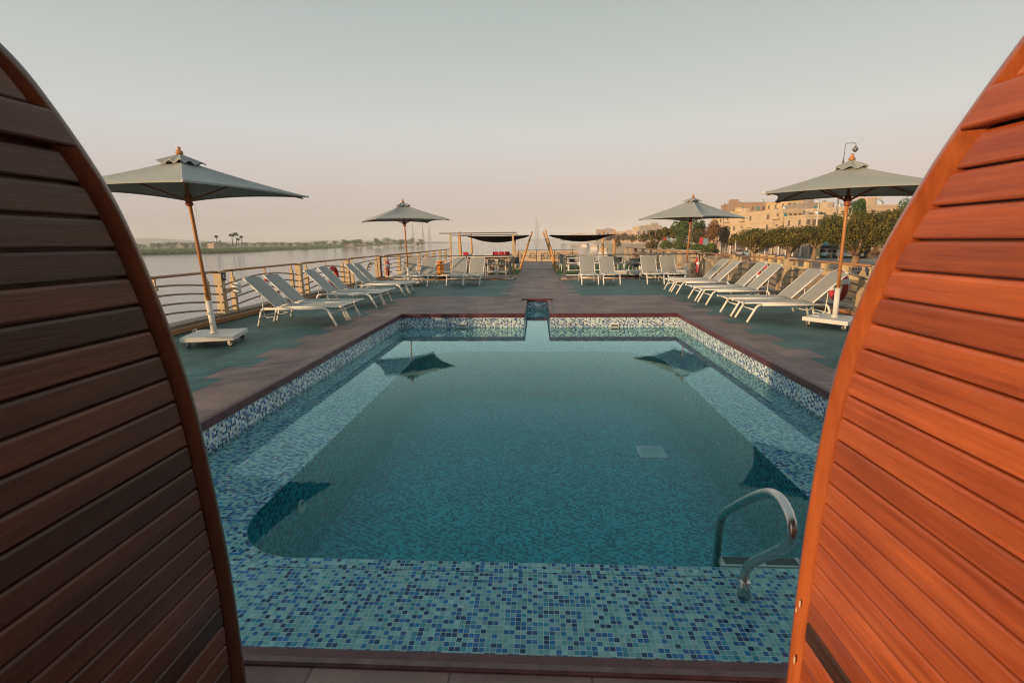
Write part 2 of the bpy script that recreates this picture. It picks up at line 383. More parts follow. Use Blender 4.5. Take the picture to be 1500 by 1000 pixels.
M_glass=plain('car_glass',(.03,.04,.045),.1,0,.1,2); M_skin=plain('skin',(.20,.10,.06),.55,0,.08,20); M_hair=plain('hair',(.05,.03,.022),.8,0,.2,30); M_shirt=fabric('shirt',(.42,.30,.20),60); M_trous=fabric('trousers',(.012,.012,.016),60)

# ------------------------------------------------------------------ POOL
PX=2.875; Y0=1.535; Y1=10.22; WZ=-.28; LZ=-.335; FZ=-1.12
CHX=.275; CH1=12.9; CTX=.42; CT0=12.55
T_poly=[(-PX,Y0),(PX,Y0),(PX,Y1),(CHX,Y1),(CHX,CH1),(-CHX,CH1),(-CHX,Y1),(-PX,Y1)]
pool=thing('swimming_pool','sunken swimming pool lined with blue and pale green mosaic, ledge around a deeper basin','pool',(0,0,0))
def quadwall(mb,a,b,z0,z1,u0=0):
    L_=math.hypot(b[0]-a[0],b[1]-a[1])
    mb.face([(a[0],a[1],z0),(b[0],b[1],z0),(b[0],b[1],z1),(a[0],a[1],z1)],[(u0,z0),(u0+L_,z0),(u0+L_,z1),(u0,z1)])
# walls (15 cm thick shell, inner faces tiled)
mb=MB(); n=len(T_poly); W=.15
for i in range(n):
    a,b=T_poly[i],T_poly[(i+1)%n]
    quadwall(mb,b,a,LZ-.02,-.004,i*7.13)
mb.build('pool_wall',M_mosw,pool)
# basin outline
def rrect(x0,x1,y0,y1,rn,rf,seg=12):
    P=[]
    for (cx,cy,r,a0) in ((x1-rn,y0+rn,rn,-90),(x1-rf,y1-rf,rf,0),(x0+rf,y1-rf,rf,90),(x0+rn,y0+rn,rn,180)):
        for i in range(seg+1):
            A=R_(a0+90*i/seg); P.append((cx+r*math.cos(A),cy+r*math.sin(A)))
    return P
BAS=rrect(-1.95,1.95,2.56,8.13,.5,.75)
def outer_pt(p):
    cx,cy=0,5.3; dx,dy=p[0]-cx,p[1]-cy
    # project to rectangle
    tx=(PX/abs(dx)) if abs(dx)>1e-6 else 1e9
    ty=((Y1-cy)/dy if dy>0 else (Y0-cy)/dy) if abs(dy)>1e-6 else 1e9
    t=min(tx,ty); return (cx+dx*t,cy+dy*t)
mb=MB(); nb=len(BAS)
for i in range(nb):
    a,b=BAS[i],BAS[(i+1)%nb]; A,B=outer_pt(a),outer_pt(b)
    # corner inclusion
    poly=[a,A]
    onx_=lambda p:abs(abs(p[0])-PX)<1e-5; ony_=lambda p:abs(p[1]-Y0)<1e-5 or abs(p[1]-Y1)<1e-5
    if (onx_(A) and ony_(B) and not onx_(B)) or (ony_(A) and onx_(B) and not ony_(B)):
        cx=PX if (A[0]+B[0])>0 else -PX; cy=Y1 if (A[1]+B[1])/2>5.3 else Y0
        poly.append((cx,cy))
    poly+= [B,b]
    mb.face([(p[0],p[1],LZ) for p in poly],[(p[0]+20,p[1]) for p in poly])
mb.face([(-CHX,Y1,LZ),(CHX,Y1,LZ),(CHX,CH1,LZ),(-CHX,CH1,LZ)],[(20-CHX,Y1),(20+CHX,Y1),(20+CHX,CH1),(20-CHX,CH1)])
mb.build('pool_ledge',M_mosaic,pool)
# trim rows of tile following the basin edge, 2 mm proud
mb=MB(); u=0
def off(i,d):
    p=Vector(BAS[i]); q=Vector(BAS[(i+1)%nb]); o_=Vector(BAS[i-1]); t=(q-o_).normalized(); return p+Vector((t.y,-t.x))*d
mt=MB()
for i in range(nb):
    j=(i+1)%nb; l=(Vector(BAS[i])-Vector(BAS[j])).length
    a,b,A,B=off(i,0),off(j,0),off(i,.0822),off(j,.0822)
    mt.face([(a.x,a.y,LZ+.003),(A.x,A.y,LZ+.003),(B.x,B.y,LZ+.003),(b.x,b.y,LZ+.003)],[(u,0),(u,.0822),(u+l,.0822),(u+l,0)])
    mb.face([(a.x,a.y,FZ),(a.x,a.y,LZ+.003),(b.x,b.y,LZ+.003),(b.x,b.y,FZ)],[(u,-(.0274*28)),(u,0),(u+l,0),(u+l,-(.0274*28))])
    u+=l
mb.build('basin_wall',M_mosb,pool); mt.build('basin_trim',M_mosaic,pool)
mb=MB(); mb.face([(p[0],p[1],FZ) for p in BAS],[(p[0]+50,p[1]+30) for p in BAS]); mb.build('basin_floor',M_mosb,pool)
# coping
mb=MB()
cop=[(-PX,Y0),(PX,Y0),(PX,Y1),(CHX,Y1),(CHX,CT0),(CTX,CT0),(CTX,CH1),(-CTX,CH1),(-CTX,CT0),(-CHX,CT0),(-CHX,Y1),(-PX,Y1)]
def inset(poly,d):
    out=[];n=len(poly)
    for i in range(n):
        p0,p,p1=Vector(poly[i-1]),Vector(poly[i]),Vector(poly[(i+1)%n])
        e0=(p-p0).normalized();e1=(p1-p).normalized()
        n0=Vector((-e0.y,e0.x));n1=Vector((-e1.y,e1.x))
        out.append(p+(n0+n1)*d/(1+n0.dot(n1)) if (1+n0.dot(n1))>1e-6 else p+n0*d)
    return out
prof=[(.016,-.072),(.020,-.066),(.020,.004),(.014,.012),(-.026,.0135),(-.05,.014),(-.058,.006),(-.058,-.03)]
me2=MB()
rings=[inset(cop,d) for d,_ in prof]
for k in range(len(prof)-1):
    for i in range(len(cop)):
        j=(i+1)%len(cop)
        (me2 if k>=4 else mb).face([(*rings[k][i],prof[k][1]),(*rings[k][j],prof[k][1]),(*rings[k+1][j],prof[k+1][1]),(*rings[k+1][i],prof[k+1][1])])
k=0
for i in range(len(cop)):
    j=(i+1)%len(cop); b0=inset(cop,-.004)
    mb.face([(*b0[i],-.072),(*b0[j],-.072),(*rings[0][j],-.072),(*rings[0][i],-.072)])
mb.build('coping',M_maroon,pool); me2.build('coping_edge',M_copedge,pool,'greyish outer edge of the coping, part wear, part painted grazing sheen')
# side pockets of the channel end
# fittings
for (x,y) in ((-1.58,Y1),(1.60,Y1)):
    m=MB(); m.rbox((x,y-.012,-.235),(.19,.024,.085),.006); s=m.build('skimmer_cover',M_plast,pool)
    m=MB(); m.box((x,y-.026,-.24),(.15,.003,.035)); m.build('skimmer_slot',M_grey,s)
m=MB(); m.rbox((0,CH1-.012,-.17),(.14,.024,.07),.006); m.build('skimmer_cover',M_plast,pool)
dr=MB(); dr.rbox((1.42,5.87,FZ+.012),(.34,.34,.024),.006); d=dr.build('floor_drain',M_plast,pool)
dr=MB()
for i in range(7): dr.box((1.42,5.87-.105+i*.035,FZ+.0275),(.24,.008,.003))
dr.build('grille',M_plast,d)
m=MB(); m.torus((-1.935,3.62,-.62),.045,.012,'X'); m.lathe([(.03,0),(.03,.01),(.0,.012)],(0,0,0),16,Matrix.Translation((-1.948,3.62,-.62))@Matrix.Rotation(R_(90),4,'Y')); m.build('inlet_ring',M_plast,pool)
for (sx,y,z) in ((-1,6.6,-.55),(1,6.3,-.55),(1,3.9,-.6)):
    m=MB(); m.lathe([(.028,0),(.028,.012),(.0,.014)],(0,0,0),14,Matrix.Translation((sx*1.95,y,z))@Matrix.Rotation(R_(-90*sx),4,'Y')); m.build('inlet_ring',M_plast,pool)
# water
mb=MB(); wp=[(-PX-.02,Y0-.02),(PX+.02,Y0-.02),(PX+.02,Y1+.02),(CHX+.02,Y1+.02),(CHX+.02,CH1+.02),(-CHX-.02,CH1+.02),(-CHX-.02,Y1+.02),(-PX-.02,Y1+.02)]
mb.prism(wp,FZ-.03,WZ); tag(mb.build('pool_water',M_water),None,None,None,'structure')

# ladder
def rail(x):
    P=[(2.33,-.335),(2.36,-.25),(2.33,-.17),(2.27,-.09),(2.06,.11),(1.975,.20),(1.95,.26),(1.965,.32),(2.03,.36),(2.10,.365),(2.19,.335),(2.36,.21),(2.62,-.01),(2.70,-.10),(2.725,-.20),(2.73,-.36),(2.73,-1.0)]
    Q=[]
    for i in range(len(P)-1):   # light smoothing
        a,b=P[i],P[i+1]; Q+= [a,((a[0]+b[0])/2,(a[1]+b[1])/2)]
    Q.append(P[-1])
    S=[Q[0]]+[((Q[i-1][0]+2*Q[i][0]+Q[i+1][0])/4,(Q[i-1][1]+2*Q[i][1]+Q[i+1][1])/4) for i in range(1,len(Q)-1)]+[Q[-1]]
    return [(x,y,z) for y,z in S]
lad=thing('pool_ladder','stainless steel pool ladder with hooped grab rails at the near right corner of the basin','ladder',(1.3,2.4,LZ))
lo=Vector((1.3,2.4,LZ))
def sub(pts,o): return [Vector(p)-o for p in pts]
for x in (1.08,1.60):
    m=MB(); m.tube(sub(rail(x),lo),.0235,14); r=m.build('grab_rail',M_steel,lad)
    m=MB(); m.lathe([(.033,0),(.033,.03),(.026,.045),(.026,.09),(.0236,.092)],(x-lo.x,2.33-lo.y,0.0)); m.build('foot_collar',M_steel,r)
for z in (-.42,-.66,-.90):
    m=MB(); m.rbox(sub([(1.34,2.73,z)],lo)[0],(.50,.09,.025),.006); t=m.build('tread',M_plast,lad)
    m=MB()
    for dx in (-.12,.12): m.box(Vector((1.34+dx,2.73,z+.0145))-lo,(.19,.065,.004))
    m.build('tread_pad',M_black,t)

# ------------------------------------------------------------------ DECK, HULL
mb=MB()
DW=6.5
def slab(m,x0,x1,y0,y1,z0=-.05,z1=0): m.box(((x0+x1)/2,(y0+y1)/2,(z0+z1)/2),(x1-x0,y1-y0,z1-z0))
slab(mb,-DW,DW,-6,Y0-.005); slab(mb,-DW,-PX-.005,Y0-.005,Y1+.005); slab(mb,PX+.005,DW,Y0-.005,Y1+.005)
slab(mb,-DW,-CHX-.01,Y1+.005,CT0); slab(mb,CHX+.01,DW,Y1+.005,CT0)
slab(mb,-DW,-CTX-.005,CT0,CH1+.005); slab(mb,CTX+.005,DW,CT0,CH1+.005)
slab(mb,-DW,DW,CH1+.005,19.35)
slab(mb,-.86,.86,19.35,36.6)
mb.build('deck',M_deck)['kind']='structure'
mb=MB()
slab(mb,-DW,-.87,20.3,36.6,-.06,-.012); slab(mb,.87,DW,20.3,36.6,-.06,-.012)
mb.build('foredeck',M_deck)['kind']='structure'
mb=MB(); mb.prism([(-DW,-6),(DW,-6),(DW,30),(4.6,38),(1.5,42),(-1.5,42),(-4.6,38),(-DW,30)],-9.4,-1.6); 
slab(mb,-DW,-PX-.2,-6,Y1,-1.6,-.06); slab(mb,PX+.2,DW,-6,Y1,-1.6,-.06); slab(mb,-DW,DW,-6,Y0-.2,-1.6,-.0601)
slab(mb,-DW,DW,CH1+.2,19.3,-1.6,-.06); slab(mb,-DW,DW,20.35,36.5,-1.6,-.07); slab(mb,-DW,-DW+.3,Y1,CH1+.2,-1.6,-.06); slab(mb,DW-.3,DW,Y1,CH1+.2,-1.6,-.06)
hull=mb.build('ship_hull',M_white); tag(hull,'white hull of the river ship beneath the pool deck','ship hull',None,'structure')
# dark well and white sills between main deck and foredeck
mb=MB(); slab(mb,-DW,-.9,19.36,19.40,-.6,.03); slab(mb,.9,DW,19.36,19.40,-.6,.03); tag(mb.build('deck_edge_strip',M_hand),'narrow wooden edge strip along the far end of the teal deck','edge strip')
for s in (-1,1):
    x0,x1=(-4.9,-3.55) if s<0 else (2.7,6.1)
    mb=MB(); mb.rbox(((x0+x1)/2,20.6,.19),(x1-x0,.5,.14),.02)
    t=thing('white_bench','long low white bench %s'%('left of the bar behind the orange box' if s<0 else 'right of the walkway before the seated person'),'bench',((x0+x1)/2,20.6,0))
    a=mb.build('seat',M_white,t); a.location=(-(x0+x1)/2,-20.6,0)
    mb=MB(); slab(mb,x0+.1,x1-.1,20.45,20.75,.0,.12); a=mb.build('plinth',M_black,t); a.location=(-(x0+x1)/2,-20.6,0)
# turf
for nm,x0,x1,y0,y1 in (('left of the walkway',-2.4,-.9,22.6,30.5),('right of the walkway',.9,5.6,22.6,30.5),('at the left foot of the rail',-1.2,-.88,19.5,20.2),('at the right foot of the rail',.88,1.2,19.5,20.2)):
    mb=MB(); slab(mb,x0,x1,y0,y1,-.011,.012); o=mb.build('artificial_turf',M_turf); tag(o,'green artificial turf mat '+nm,'turf mat')
mb=MB(); slab(mb,-.8,.8,25.0,25.12,.001,.008); o=mb.build('floor_strip',M_white); tag(o,'thin pale strip across the walkway','floor strip')

# curbs
for s in (-1,1):
    mb=MB(); slab(mb,min(s*6.16,s*6.46),max(s*6.16,s*6.46),-1,20.0,.001,.14)
    t=thing('deck_curb','tan metal gutter curb with wooden inner strip along the %s railing'%('left' if s<0 else 'right'),'curb')
    mb.build('gutter',M_gut,t)
    mb=MB(); mb.rbox((s*6.10,9.5,.05),(.10,21,.09),.012); mb.build('wood_strip',M_hand,t)

# ------------------------------------------------------------------ side railings
def side_rail(s):
    X=s*6.32
    t=thing('deck_railing','tan metal railing with wooden handrail along the %s side of the pool deck'%('river' if s<0 else 'shore'),'railing',(X,12,0))
    O=Vector((X,12,0))
    posts=[-.6,2.85,6.2,9.6,12.95,16.35,19.8]
    for y in posts:
        m=MB()
        # flared post: profile swelling at foot and head
        zs=[(.0,.17,.15),(.08,.165,.145),(.45,.15,.12),(.70,.145,.11),(.86,.16,.125),(.975,.175,.14)]
        n0=len(m.v); vs=[];fs=[]
        for z,wy,wx in zs:
            for sx,sy in ((-1,-1),(1,-1),(1,1),(-1,1)): vs.append((sx*wy/2,y-12+sy*wx/2,z))
        for i in range(len(zs)-1):
            for k in range(4): fs.append((i*4+k,i*4+(k+1)%4,i*4+4+(k+1)%4,i*4+4+k))
        fs+=[(3,2,1,0),tuple((len(zs)-1)*4+k for k in range(4))]
        m.raw(vs,fs); p=m.build('post',M_tan,t,None,.008)
        m=MB(); m.rbox((0,y-12,.02),(.24,.22,.04),.01); m.box((s*-.1,y-12+.12,.06),(.05,.05,.05)); m.build('post_foot',M_black,p)
    for a,b in zip(posts[:-1],posts[1:]):
        m=MB(); m.tube([(0,a+.16-12,.962),(0,b-.16-12,.962)],.033,12,True,False,.75); m.build('handrail',M_hand,t)
        m=MB(); m.tube([(0,a+.05-12,.95),(0,a+.20-12,.95)],.02,8); m.build('rail_joint',M_dark,t); m=MB(); m.tube([(0,b-.05-12,.95),(0,b-.20-12,.95)],.02,8); m.build('rail_joint',M_dark,t)
        last=b==posts[-1]
        sts=(a+.42,(a+b)/2,b-.42)
        for q,y in enumerate(sts):
            if q==1 and last: 
                m=MB(); m.box((0,y-12,.87),(.035,.035,.15)); m.build('stanchion',M_tan,t); continue
            z0,w=(.10,.095) if q!=1 else (.74,.07)
            m=MB(); m.box((0,y-12,(z0+.80)/2),(w,w*.8,.80-z0),None,0,.92); m.box((0,y-12,.826),(w*.8,w*.7,.05),None,0,.55); m.box((0,y-12,.90),(.035,.035,.11)); p=m.build('stanchion',M_tan,t)
            if q!=1:
                m=MB(); m.rbox((0,y-12,.12),(.13,.13,.05),.01); m.build('stanchion_foot',M_black,p)
        if not last:
            for k,zb in enumerate((.20,.36,.52,.68)):
                m=MB(); pts=[]
                for i in range(17):
                    u=i/16; y=a+.10+(b-a-.20)*u
                    pts.append((0,y-12,zb+.13*math.sin(math.pi*u)-.035*k*0))
                m.tube(pts,.019,6); m.build('curved_bar',M_bar,t)
        else:
            m=MB(); m.tube([(0,a+.1-12,.74),(0,(a+b)/2-12,.80),(0,b-.1-12,.84)],.018,6); m.build('curved_bar',M_bar,t)
            mid=(a+b)/2
            for sd in (-1,1):
                for k in range(6):   # fan of arcs springing from the centre base
                    m=MB(); r=.28+.105*k; cy=mid+sd*r*.95; pts=[]
                    for i in range(13):
                        A=math.pi-(math.pi*.62)*i/12
                        yy=cy+sd*r*math.cos(A)*.95; zz=.12+min(.62,r*.95)*math.sin(A)*(1.0 if k<5 else .95)
                        if abs(yy-mid)>(b-a)/2-.12: break
                        pts.append((0,yy-12,zz))
                    if len(pts)>2: m.tube(pts,.021,6); m.build('fan_bar',M_tan,t)
    m=MB(); m.box((0,-2.2,.13),(.05,20.4,.03)); m.build('bottom_rail',M_gut,t)
    return t
side_rail(-1); side_rail(1)
# marked plaque and alarm box on the left post
t=thing('call_box','rounded white call box on the river railing post beside the near left parasol','box',(-6.2,9.95,.60))
m=MB(); m.rbox((0,0,0),(.14,.13,.24),.035); m.build('casing',M_plast,t); m=MB(); m.rbox((-.02,-.2,.0),(.06,.28,.05),.01); m.build('bracket',M_tan,t)
t=thing('post_plaque','small black plaque with a white ring mark on the left railing post','plaque',(-6.222,9.6,.86))
m=MB(); m.rbox((0,0,0),(.016,.12,.15),.004); m.build('plate',M_black,t)
m=MB(); m.torus((.010,0,0),.036,.009,'X',24,6,R_(60),R_(380)); m.build('ring_mark',M_plast,t)

# ------------------------------------------------------------------ cross railings near the foredeck
def cross_rail(x0,x1,lab):
    t=thing('cross_railing',lab,'railing',((x0+x1)/2,19.55,0)); cx=(x0+x1)/2
    n=max(2,int(round((x1-x0)/1.7)))
    for i in range(n+1):
        x=x0+(x1-x0)*i/n-cx; big=(i==0 and x0>0) or (i==n and x0<0)
        m=MB(); m.box((x,0,.47),((.085,.07,.94) if big else (.045,.045,.94))); p=m.build('post',M_grey if big else M_dark,t)
        if big: m=MB(); m.rbox((x,0,.02),(.22,.2,.05),.015); m.build('post_foot',M_plast,p)
    for z,r in ((.93,.022),(.62,.011),(.34,.011),(.16,.013)):
        m=MB(); m.tube([(x0-cx,0,z),(x1-cx,0,z)],r,8); m.build('rail_bar',M_grey if z>.9 else M_whitem,t)
cross_rail(-6.2,-1.05,'thin grey metal cross railing behind the far loungers left of the walkway')
cross_rail(1.05,6.2,'thin grey metal cross railing behind the far loungers right of the walkway')
# foredeck side rails (beige balusters)
for s in (-1,1):
    t=thing('foredeck_railing','tan railing with wooden handrail along the %s side of the foredeck'%('river' if s<0 else 'shore'),'railing',(s*6.3,28,0))
    for i in range(9):
        y=20.6+i*1.95-28; m=MB(); m.box((0,y,.46),(.16,.14,.92)); m.build('post',M_tan,t,None,.006)
    m=MB(); m.tube([(0,20.4-28,.94),(0,36.4-28,.94)],.035,10); m.build('handrail',M_hand,t)
    for z in (.22,.40,.58,.76):
        m=MB(); m.tube([(0,20.4-28,z),(0,36.4-28,z)],.016,6); m.build('rail_bar',M_bar,t)

# ------------------------------------------------------------------ LOUNGERS
def make_lounger():
    t=thing('sun_lounger','x','sun lounger',(0,0,0),0,'sun loungers on the pool deck')
    W=.28; r=.021
    for s in (-1,1):
        y=s*W
        m=MB(); m.tube([(-.60,y,.315),(.50,y,.315)],r,10); m.build('side_rail',M_whitem,t)
        m=MB(); m.tube([(.50,y,.315),(.545,y,.308),(.58,y,.285),(.60,y,.255),(.735,y,0)],r,10); m.build('leg',M_whitem,t)
        m=MB(); m.tube([(-.60,y,.315),(-.635,y,.306),(-.66,y,.285),(-.675,y,.255),(-.75,y,0)],r,10); m.build('leg',M_whitem,t)
    for x,z,rr in ((.62,.225,.014),(-.70,.16,.010),(-.42,.315,.014)):
        m=MB(); m.tube([(x,-W,z),(x,W,z)],rr,8); m.build('cross_bar',M_whitem,t)
    # seat frame and sling
    m=MB(); 
    for s in (-1,1): m.tube([(-.40,s*(W-.035),.345),(.80,s*(W-.035),.345)],.013,8); m.tube([(.80,s*(W-.035),.345),(.835,s*(W-.035),.345)],.020,8)
    m.tube([(.80,-W+.035,.345),(.80,W-.035,.345)],.013,8); f=m.build('seat_frame',M_whitem,t)
    def sling(x0,z0,x1,z1,w,nm,par,sag=.012):
        m=MB(); n=10; k=6; vs=[];fs=[]
        dx,dz=x1-x0,z1-z0; l=math.hypot(dx,dz); nx,nz=-dz/l,dx/l
        for side in (0,1):
            for i in range(n+1):
                for j in range(k+1):
                    u=i/n; v=j/k*2-1; h=-sag*(1-v*v)-(.006 if side else 0)+.004
                    vs.append((x0+dx*u+nx*h,v*w,z0+dz*u+nz*h))
        S=(n+1)*(k+1)
        for i in range(n):
            for j in range(k):
                a=i*(k+1)+j; fs.append((a,a+k+1,a+k+2,a+1)); fs.append((S+a,S+a+1,S+a+k+2,S+a+k+1))
        for j in range(k):
            for i in (0,n): a=i*(k+1)+j; fs.append((a,a+1,S+a+1,S+a))
        for i in range(n):
            for j in (0,k): a=i*(k+1)+j; fs.append((a,a+k+1,S+a+k+1,S+a))
        m.raw(vs,fs,False); return m.build(nm,M_sling,par)
    sling(-.38,.352,.79,.352,W-.05,'seat',t)
    bx,bz=-.40,.345; ex,ez=-.94,.885
    m=MB()
    for s in (-1,1): m.tube([(bx,s*(W-.02),bz),(ex,s*(W-.02),ez)],.014,8)
    m.tube([(ex,-W+.02,ez),(ex,W-.02,ez)],.013,8); m.build('backrest_frame',M_whitem,t)
    sling(bx+.01,bz+.006,ex,ez+.004,W-.034,'backrest',t)
    for s in (-1,1):
        m=MB(); m.tube([(-.66,s*(W-.05),.61),(-.655,s*(W-.05),.30),(-.64,s*(W-.05),.17),(-.58,s*(W-.05),.145),(-.42,s*(W-.05),.17)],.008,8); m.build('support_strut',M_whitem,t)
    return t
L0=make_lounger()
first=[True]
def tilt(o,a):
    h=Vector((-.40,0,.345)); Mx=Matrix.Translation(h)@Matrix.Rotation(a,4,'Y')@Matrix.Translation(-h)
    for ch in COL.objects:
        if ch.parent==o and ch.name.startswith('backrest'): ch.matrix_basis=Mx
LR=random.Random(4)
def put_lounger(x,y,rz,label,grp=None):
    if first[0]:
        L0.location=(x,y,0); L0.rotation_euler=(0,0,rz); L0['label']=label; first[0]=False; o=L0
    else: o=dup(L0,(x,y,0),rz+R_(LR.uniform(-1,1)),label)
    tilt(o,R_(LR.uniform(-2.2,1.8)))
    return o
PI=math.pi
xl=-4.42; xr=4.55
put_lounger(xl,9.10,0,'nearest grey lounger on the river side, beside the near left parasol base')
put_lounger(xl,9.78,R_(1),'second nearest grey lounger on the river side, paired with the nearest one')
put_lounger(xl-.03,11.55,0,'near lounger of the middle pair on the river side')
put_lounger(xl-.02,12.2,R_(-1),'far lounger of the middle pair on the river side')
put_lounger(xl-.02,13.98,0,'near lounger of the third pair on the river side')
put_lounger(xl-.04,14.65,R_(1),'far lounger of the third pair on the river side, nearest the far left parasol')
put_lounger(xr,9.38,PI,'nearest grey lounger on the shore side, beside the near right parasol base')
put_lounger(xr-.02,10.12,PI+R_(1),'second nearest grey lounger on the shore side, paired with the nearest one')
put_lounger(xr+.06,11.85,PI,'near lounger of the middle pair on the shore side')
put_lounger(xr+.06,12.62,PI-R_(1),'far lounger of the middle pair on the shore side')
put_lounger(xr+.04,14.2,PI,'near lounger of the third pair on the shore side')
put_lounger(xr+.04,15.0,PI+R_(1),'far lounger of the third pair on the shore side')
for x,l in ((-4.72,'outermost lounger facing the pool on the river side, left of the far left parasol pole'),(-4.06,'lounger facing the pool just right of the far left parasol pole'),(-2.86,'left one of the two loungers facing the pool in front of the bar counter'),(-2.24,'right one of the two loungers facing the pool in front of the bar counter'),
            (1.81,'lounger facing the pool closest to the right edge of the walkway'),(2.53,'second lounger facing the pool from the right edge of the walkway'),(4.02,'lounger facing the pool beside the seated person'),(4.72,'lounger facing the pool nearest the far right parasol')):
    put_lounger(x,17.72,-PI/2+R_(random.uniform(-1,1)),l)

# ------------------------------------------------------------------ PARASOLS
def make_parasol(label,loc,ang,r,zc,top,lean=(0,0),rev=0,basez=.175,brz=0.3):
    t=thing('parasol',label,'parasol',loc,0,'grey square parasols')
    Lx,Ly=lean
    def ax(z): return Vector((Lx*z/top,Ly*z/top,z))
    # base
    m=MB(); m.rbox((0,0,basez-.045),(.72,.72,.07),.008,None,brz); b=m.build('base_plate',M_white,t)
    for k in range(4):
        A=brz+R_(45+90*k); px,py=.40*math.cos(A),.40*math.sin(A)
        m=MB(); m.torus((px,py,.048),.030,.017,'Y',16,8); m.box((px,py,.048),(.026,.014,.026)); w=m.build('castor',M_hub if False else M_grey,b)
        m=MB(); m.box((px,py,.10),(.04,.06,.014)); m.box((px,py-.024,.07),(.022,.006,.06)); m.box((px,py+.024,.07),(.022,.006,.06)); m.build('bracket',M_plast,w)
    m=MB(); A=brz; hx,hy=-.30*math.cos(A)+.30*math.sin(A)*-1*0,.0
    c0=Matrix.Rotation(brz,4,'Z')
    m.tube([c0@Vector(p) for p in ((-.34,.10,.15),(-.34,.10,.20),(-.34,.24,.20),(-.34,.24,.15))],.006,6); m.build('handle',M_whitem,b)
    m=MB(); m.tube([ax(basez-.01),ax(.66)],.042,16); m.tube([ax(basez-.01),ax(basez+.015)],.06,16); m.build('sleeve',M_white,t)
    m=MB(); m.tube([ax(.66),ax(top-.15)],.026,14); m.build('pole',M_pole,t)
    zh=zc-.10
    m=MB(); c=ax(zh); m.lathe([(.027,-.10),(.05,-.085),(.052,-.05),(.038,-.04),(.06,-.02),(.062,.03),(.042,.045),(.05,.06),(.03,.075)],c,16); m.build('hub',M_hub,t)
    m=MB(); pc=ax(zh-.06); m.tube([pc+Vector((.045+.045*math.sin(q),0,-.11*(1-math.cos(q)))) for q in [i*2*PI/14 for i in range(15)]],.0035,5); m.build('pull_ring',M_plast,t)
    # canopy
    ap=ax(top-.17); ac=ax(zc)
    cor=[ac+Vector((r*math.cos(R_(ang+90*k)),r*math.sin(R_(ang+90*k)),0)) for k in range(4)]
    def cang(k,u,v,dz=0):
        # u along edge, v from apex(0) to edge(1); ridges straight, panels sag in, edge scalloped
        a,b=cor[k],cor[(k+1)%4]; e=a.lerp(b,u); mid=4*u*(1-u)
        e=e.lerp(ac,.10*mid)+Vector((0,0,.035*mid))
        p=ap.lerp(e,v); sg=.045*mid*math.sin(PI*min(1,v))
        return p+Vector((0,0,-sg+dz-.02*math.sin(PI*v)))
    m=MB(); NU,NV=12,10
    for k in range(4):
        for side in (0,1):
            dz=0 if side==0 else -.006
            vs=[cang(k,i/NU,.03+.97*j/NV,dz) for i in range(NU+1) for j in range(NV+1)]
            fs=[]
            for i in range(NU):
                for j in range(NV):
                    a=i*(NV+1)+j; q=(a,a+1,a+NV+2,a+NV+1); fs.append(q if side==0 else q[::-1])
            m.raw(vs,fs,True)
        vs=[];fs=[]
        for i in range(NU+1):
            p=cang(k,i/NU,1); vs+=[p,p+Vector((0,0,-.025))]
        for i in range(NU): fs.append((2*i,2*i+1,2*i+3,2*i+2))
        m.raw(vs,fs,True)
    can=m.build('canopy',M_canvas,t)
    m=MB()
    for k in range(4):
        p=cor[k]; d=(p-ac).normalized(); m.tube([p-d*.05,p+d*.04-Vector((0,0,.01))],.016,8)
    m.build('corner_tip',M_plast,can)
    # vent cap
    m=MB(); vt=ax(top-.09); vc=[ax(top-.215)+Vector((.30*math.cos(R_(ang+90*k)),.30*math.sin(R_(ang+90*k)),0)) for k in range(4)]
    for k in range(4):
        a,b=vc[k],vc[(k+1)%4]; n=10
        for i in range(n):
            def e(u):
                p=a.lerp(b,u).lerp(ax(top-.215),.10*4*u*(1-u)); return p+Vector((0,0,.022*math.sin(u*13+k)))
            m.face([vt,e(i/n),e((i+1)/n)],None,True); m.face([vt+Vector((0,0,-.006)),e((i+1)/n)+Vector((0,0,-.014)),e(i/n)+Vector((0,0,-.014))],None,True)
            m.face([e(i/n),e(i/n)+Vector((0,0,-.014)),e((i+1)/n)+Vector((0,0,-.014)),e((i+1)/n)])
    m.build('vent_cap',M_canvas,can)
    m=MB(); m.lathe([(.045,-.10),(.05,-.07),(.03,-.045),(.018,-.03),(.026,-.015),(.02,0),(.0,.006)],ax(top),14); m.build('finial',M_pole,t)
    for k in range(4):
        m=MB(); a=ap+Vector((0,0,-.05)); b=cor[k]+(ac-cor[k])*.03; b=b+Vector((0,0,-.03))
        a2=a.lerp(b,.0); q=[a2.lerp(b,i/6)+Vector((0,0,-.02*math.sin(PI*i/6)-.012)) for i in range(7)]
        m.tube(q,.014,4); rb=m.build('rib',M_hub,t)
        m=MB(); e=a.lerp(b,.46)+Vector((0,0,-.03)); d=(e-ax(zh)).normalized(); m.tube([ax(zh)+Vector((d.x,d.y,0)).normalized()*.05,e],.015,4); m.build('strut',M_hub,rb)
    return t
make_parasol('large grey parasol with white sleeve at the near left, beside the river railing',(-4.93,7.22,0),34,1.62,2.24,2.86,(-.19,.02),brz=.27)
make_parasol('grey parasol at the near right beside the shore railing',(5.07,8.62,0),17,1.60,2.19,2.80,(-.03,0),brz=.62)
make_parasol('far left grey parasol behind the third pair of loungers',(-4.45,17.05,0),-15,1.72,2.21,2.90,(-.07,0),brz=.2)
make_parasol('far right grey parasol in front of the trees on the bank',(5.1,17.5,0),-6,1.76,2.17,2.95,(.12,0),brz=.1)
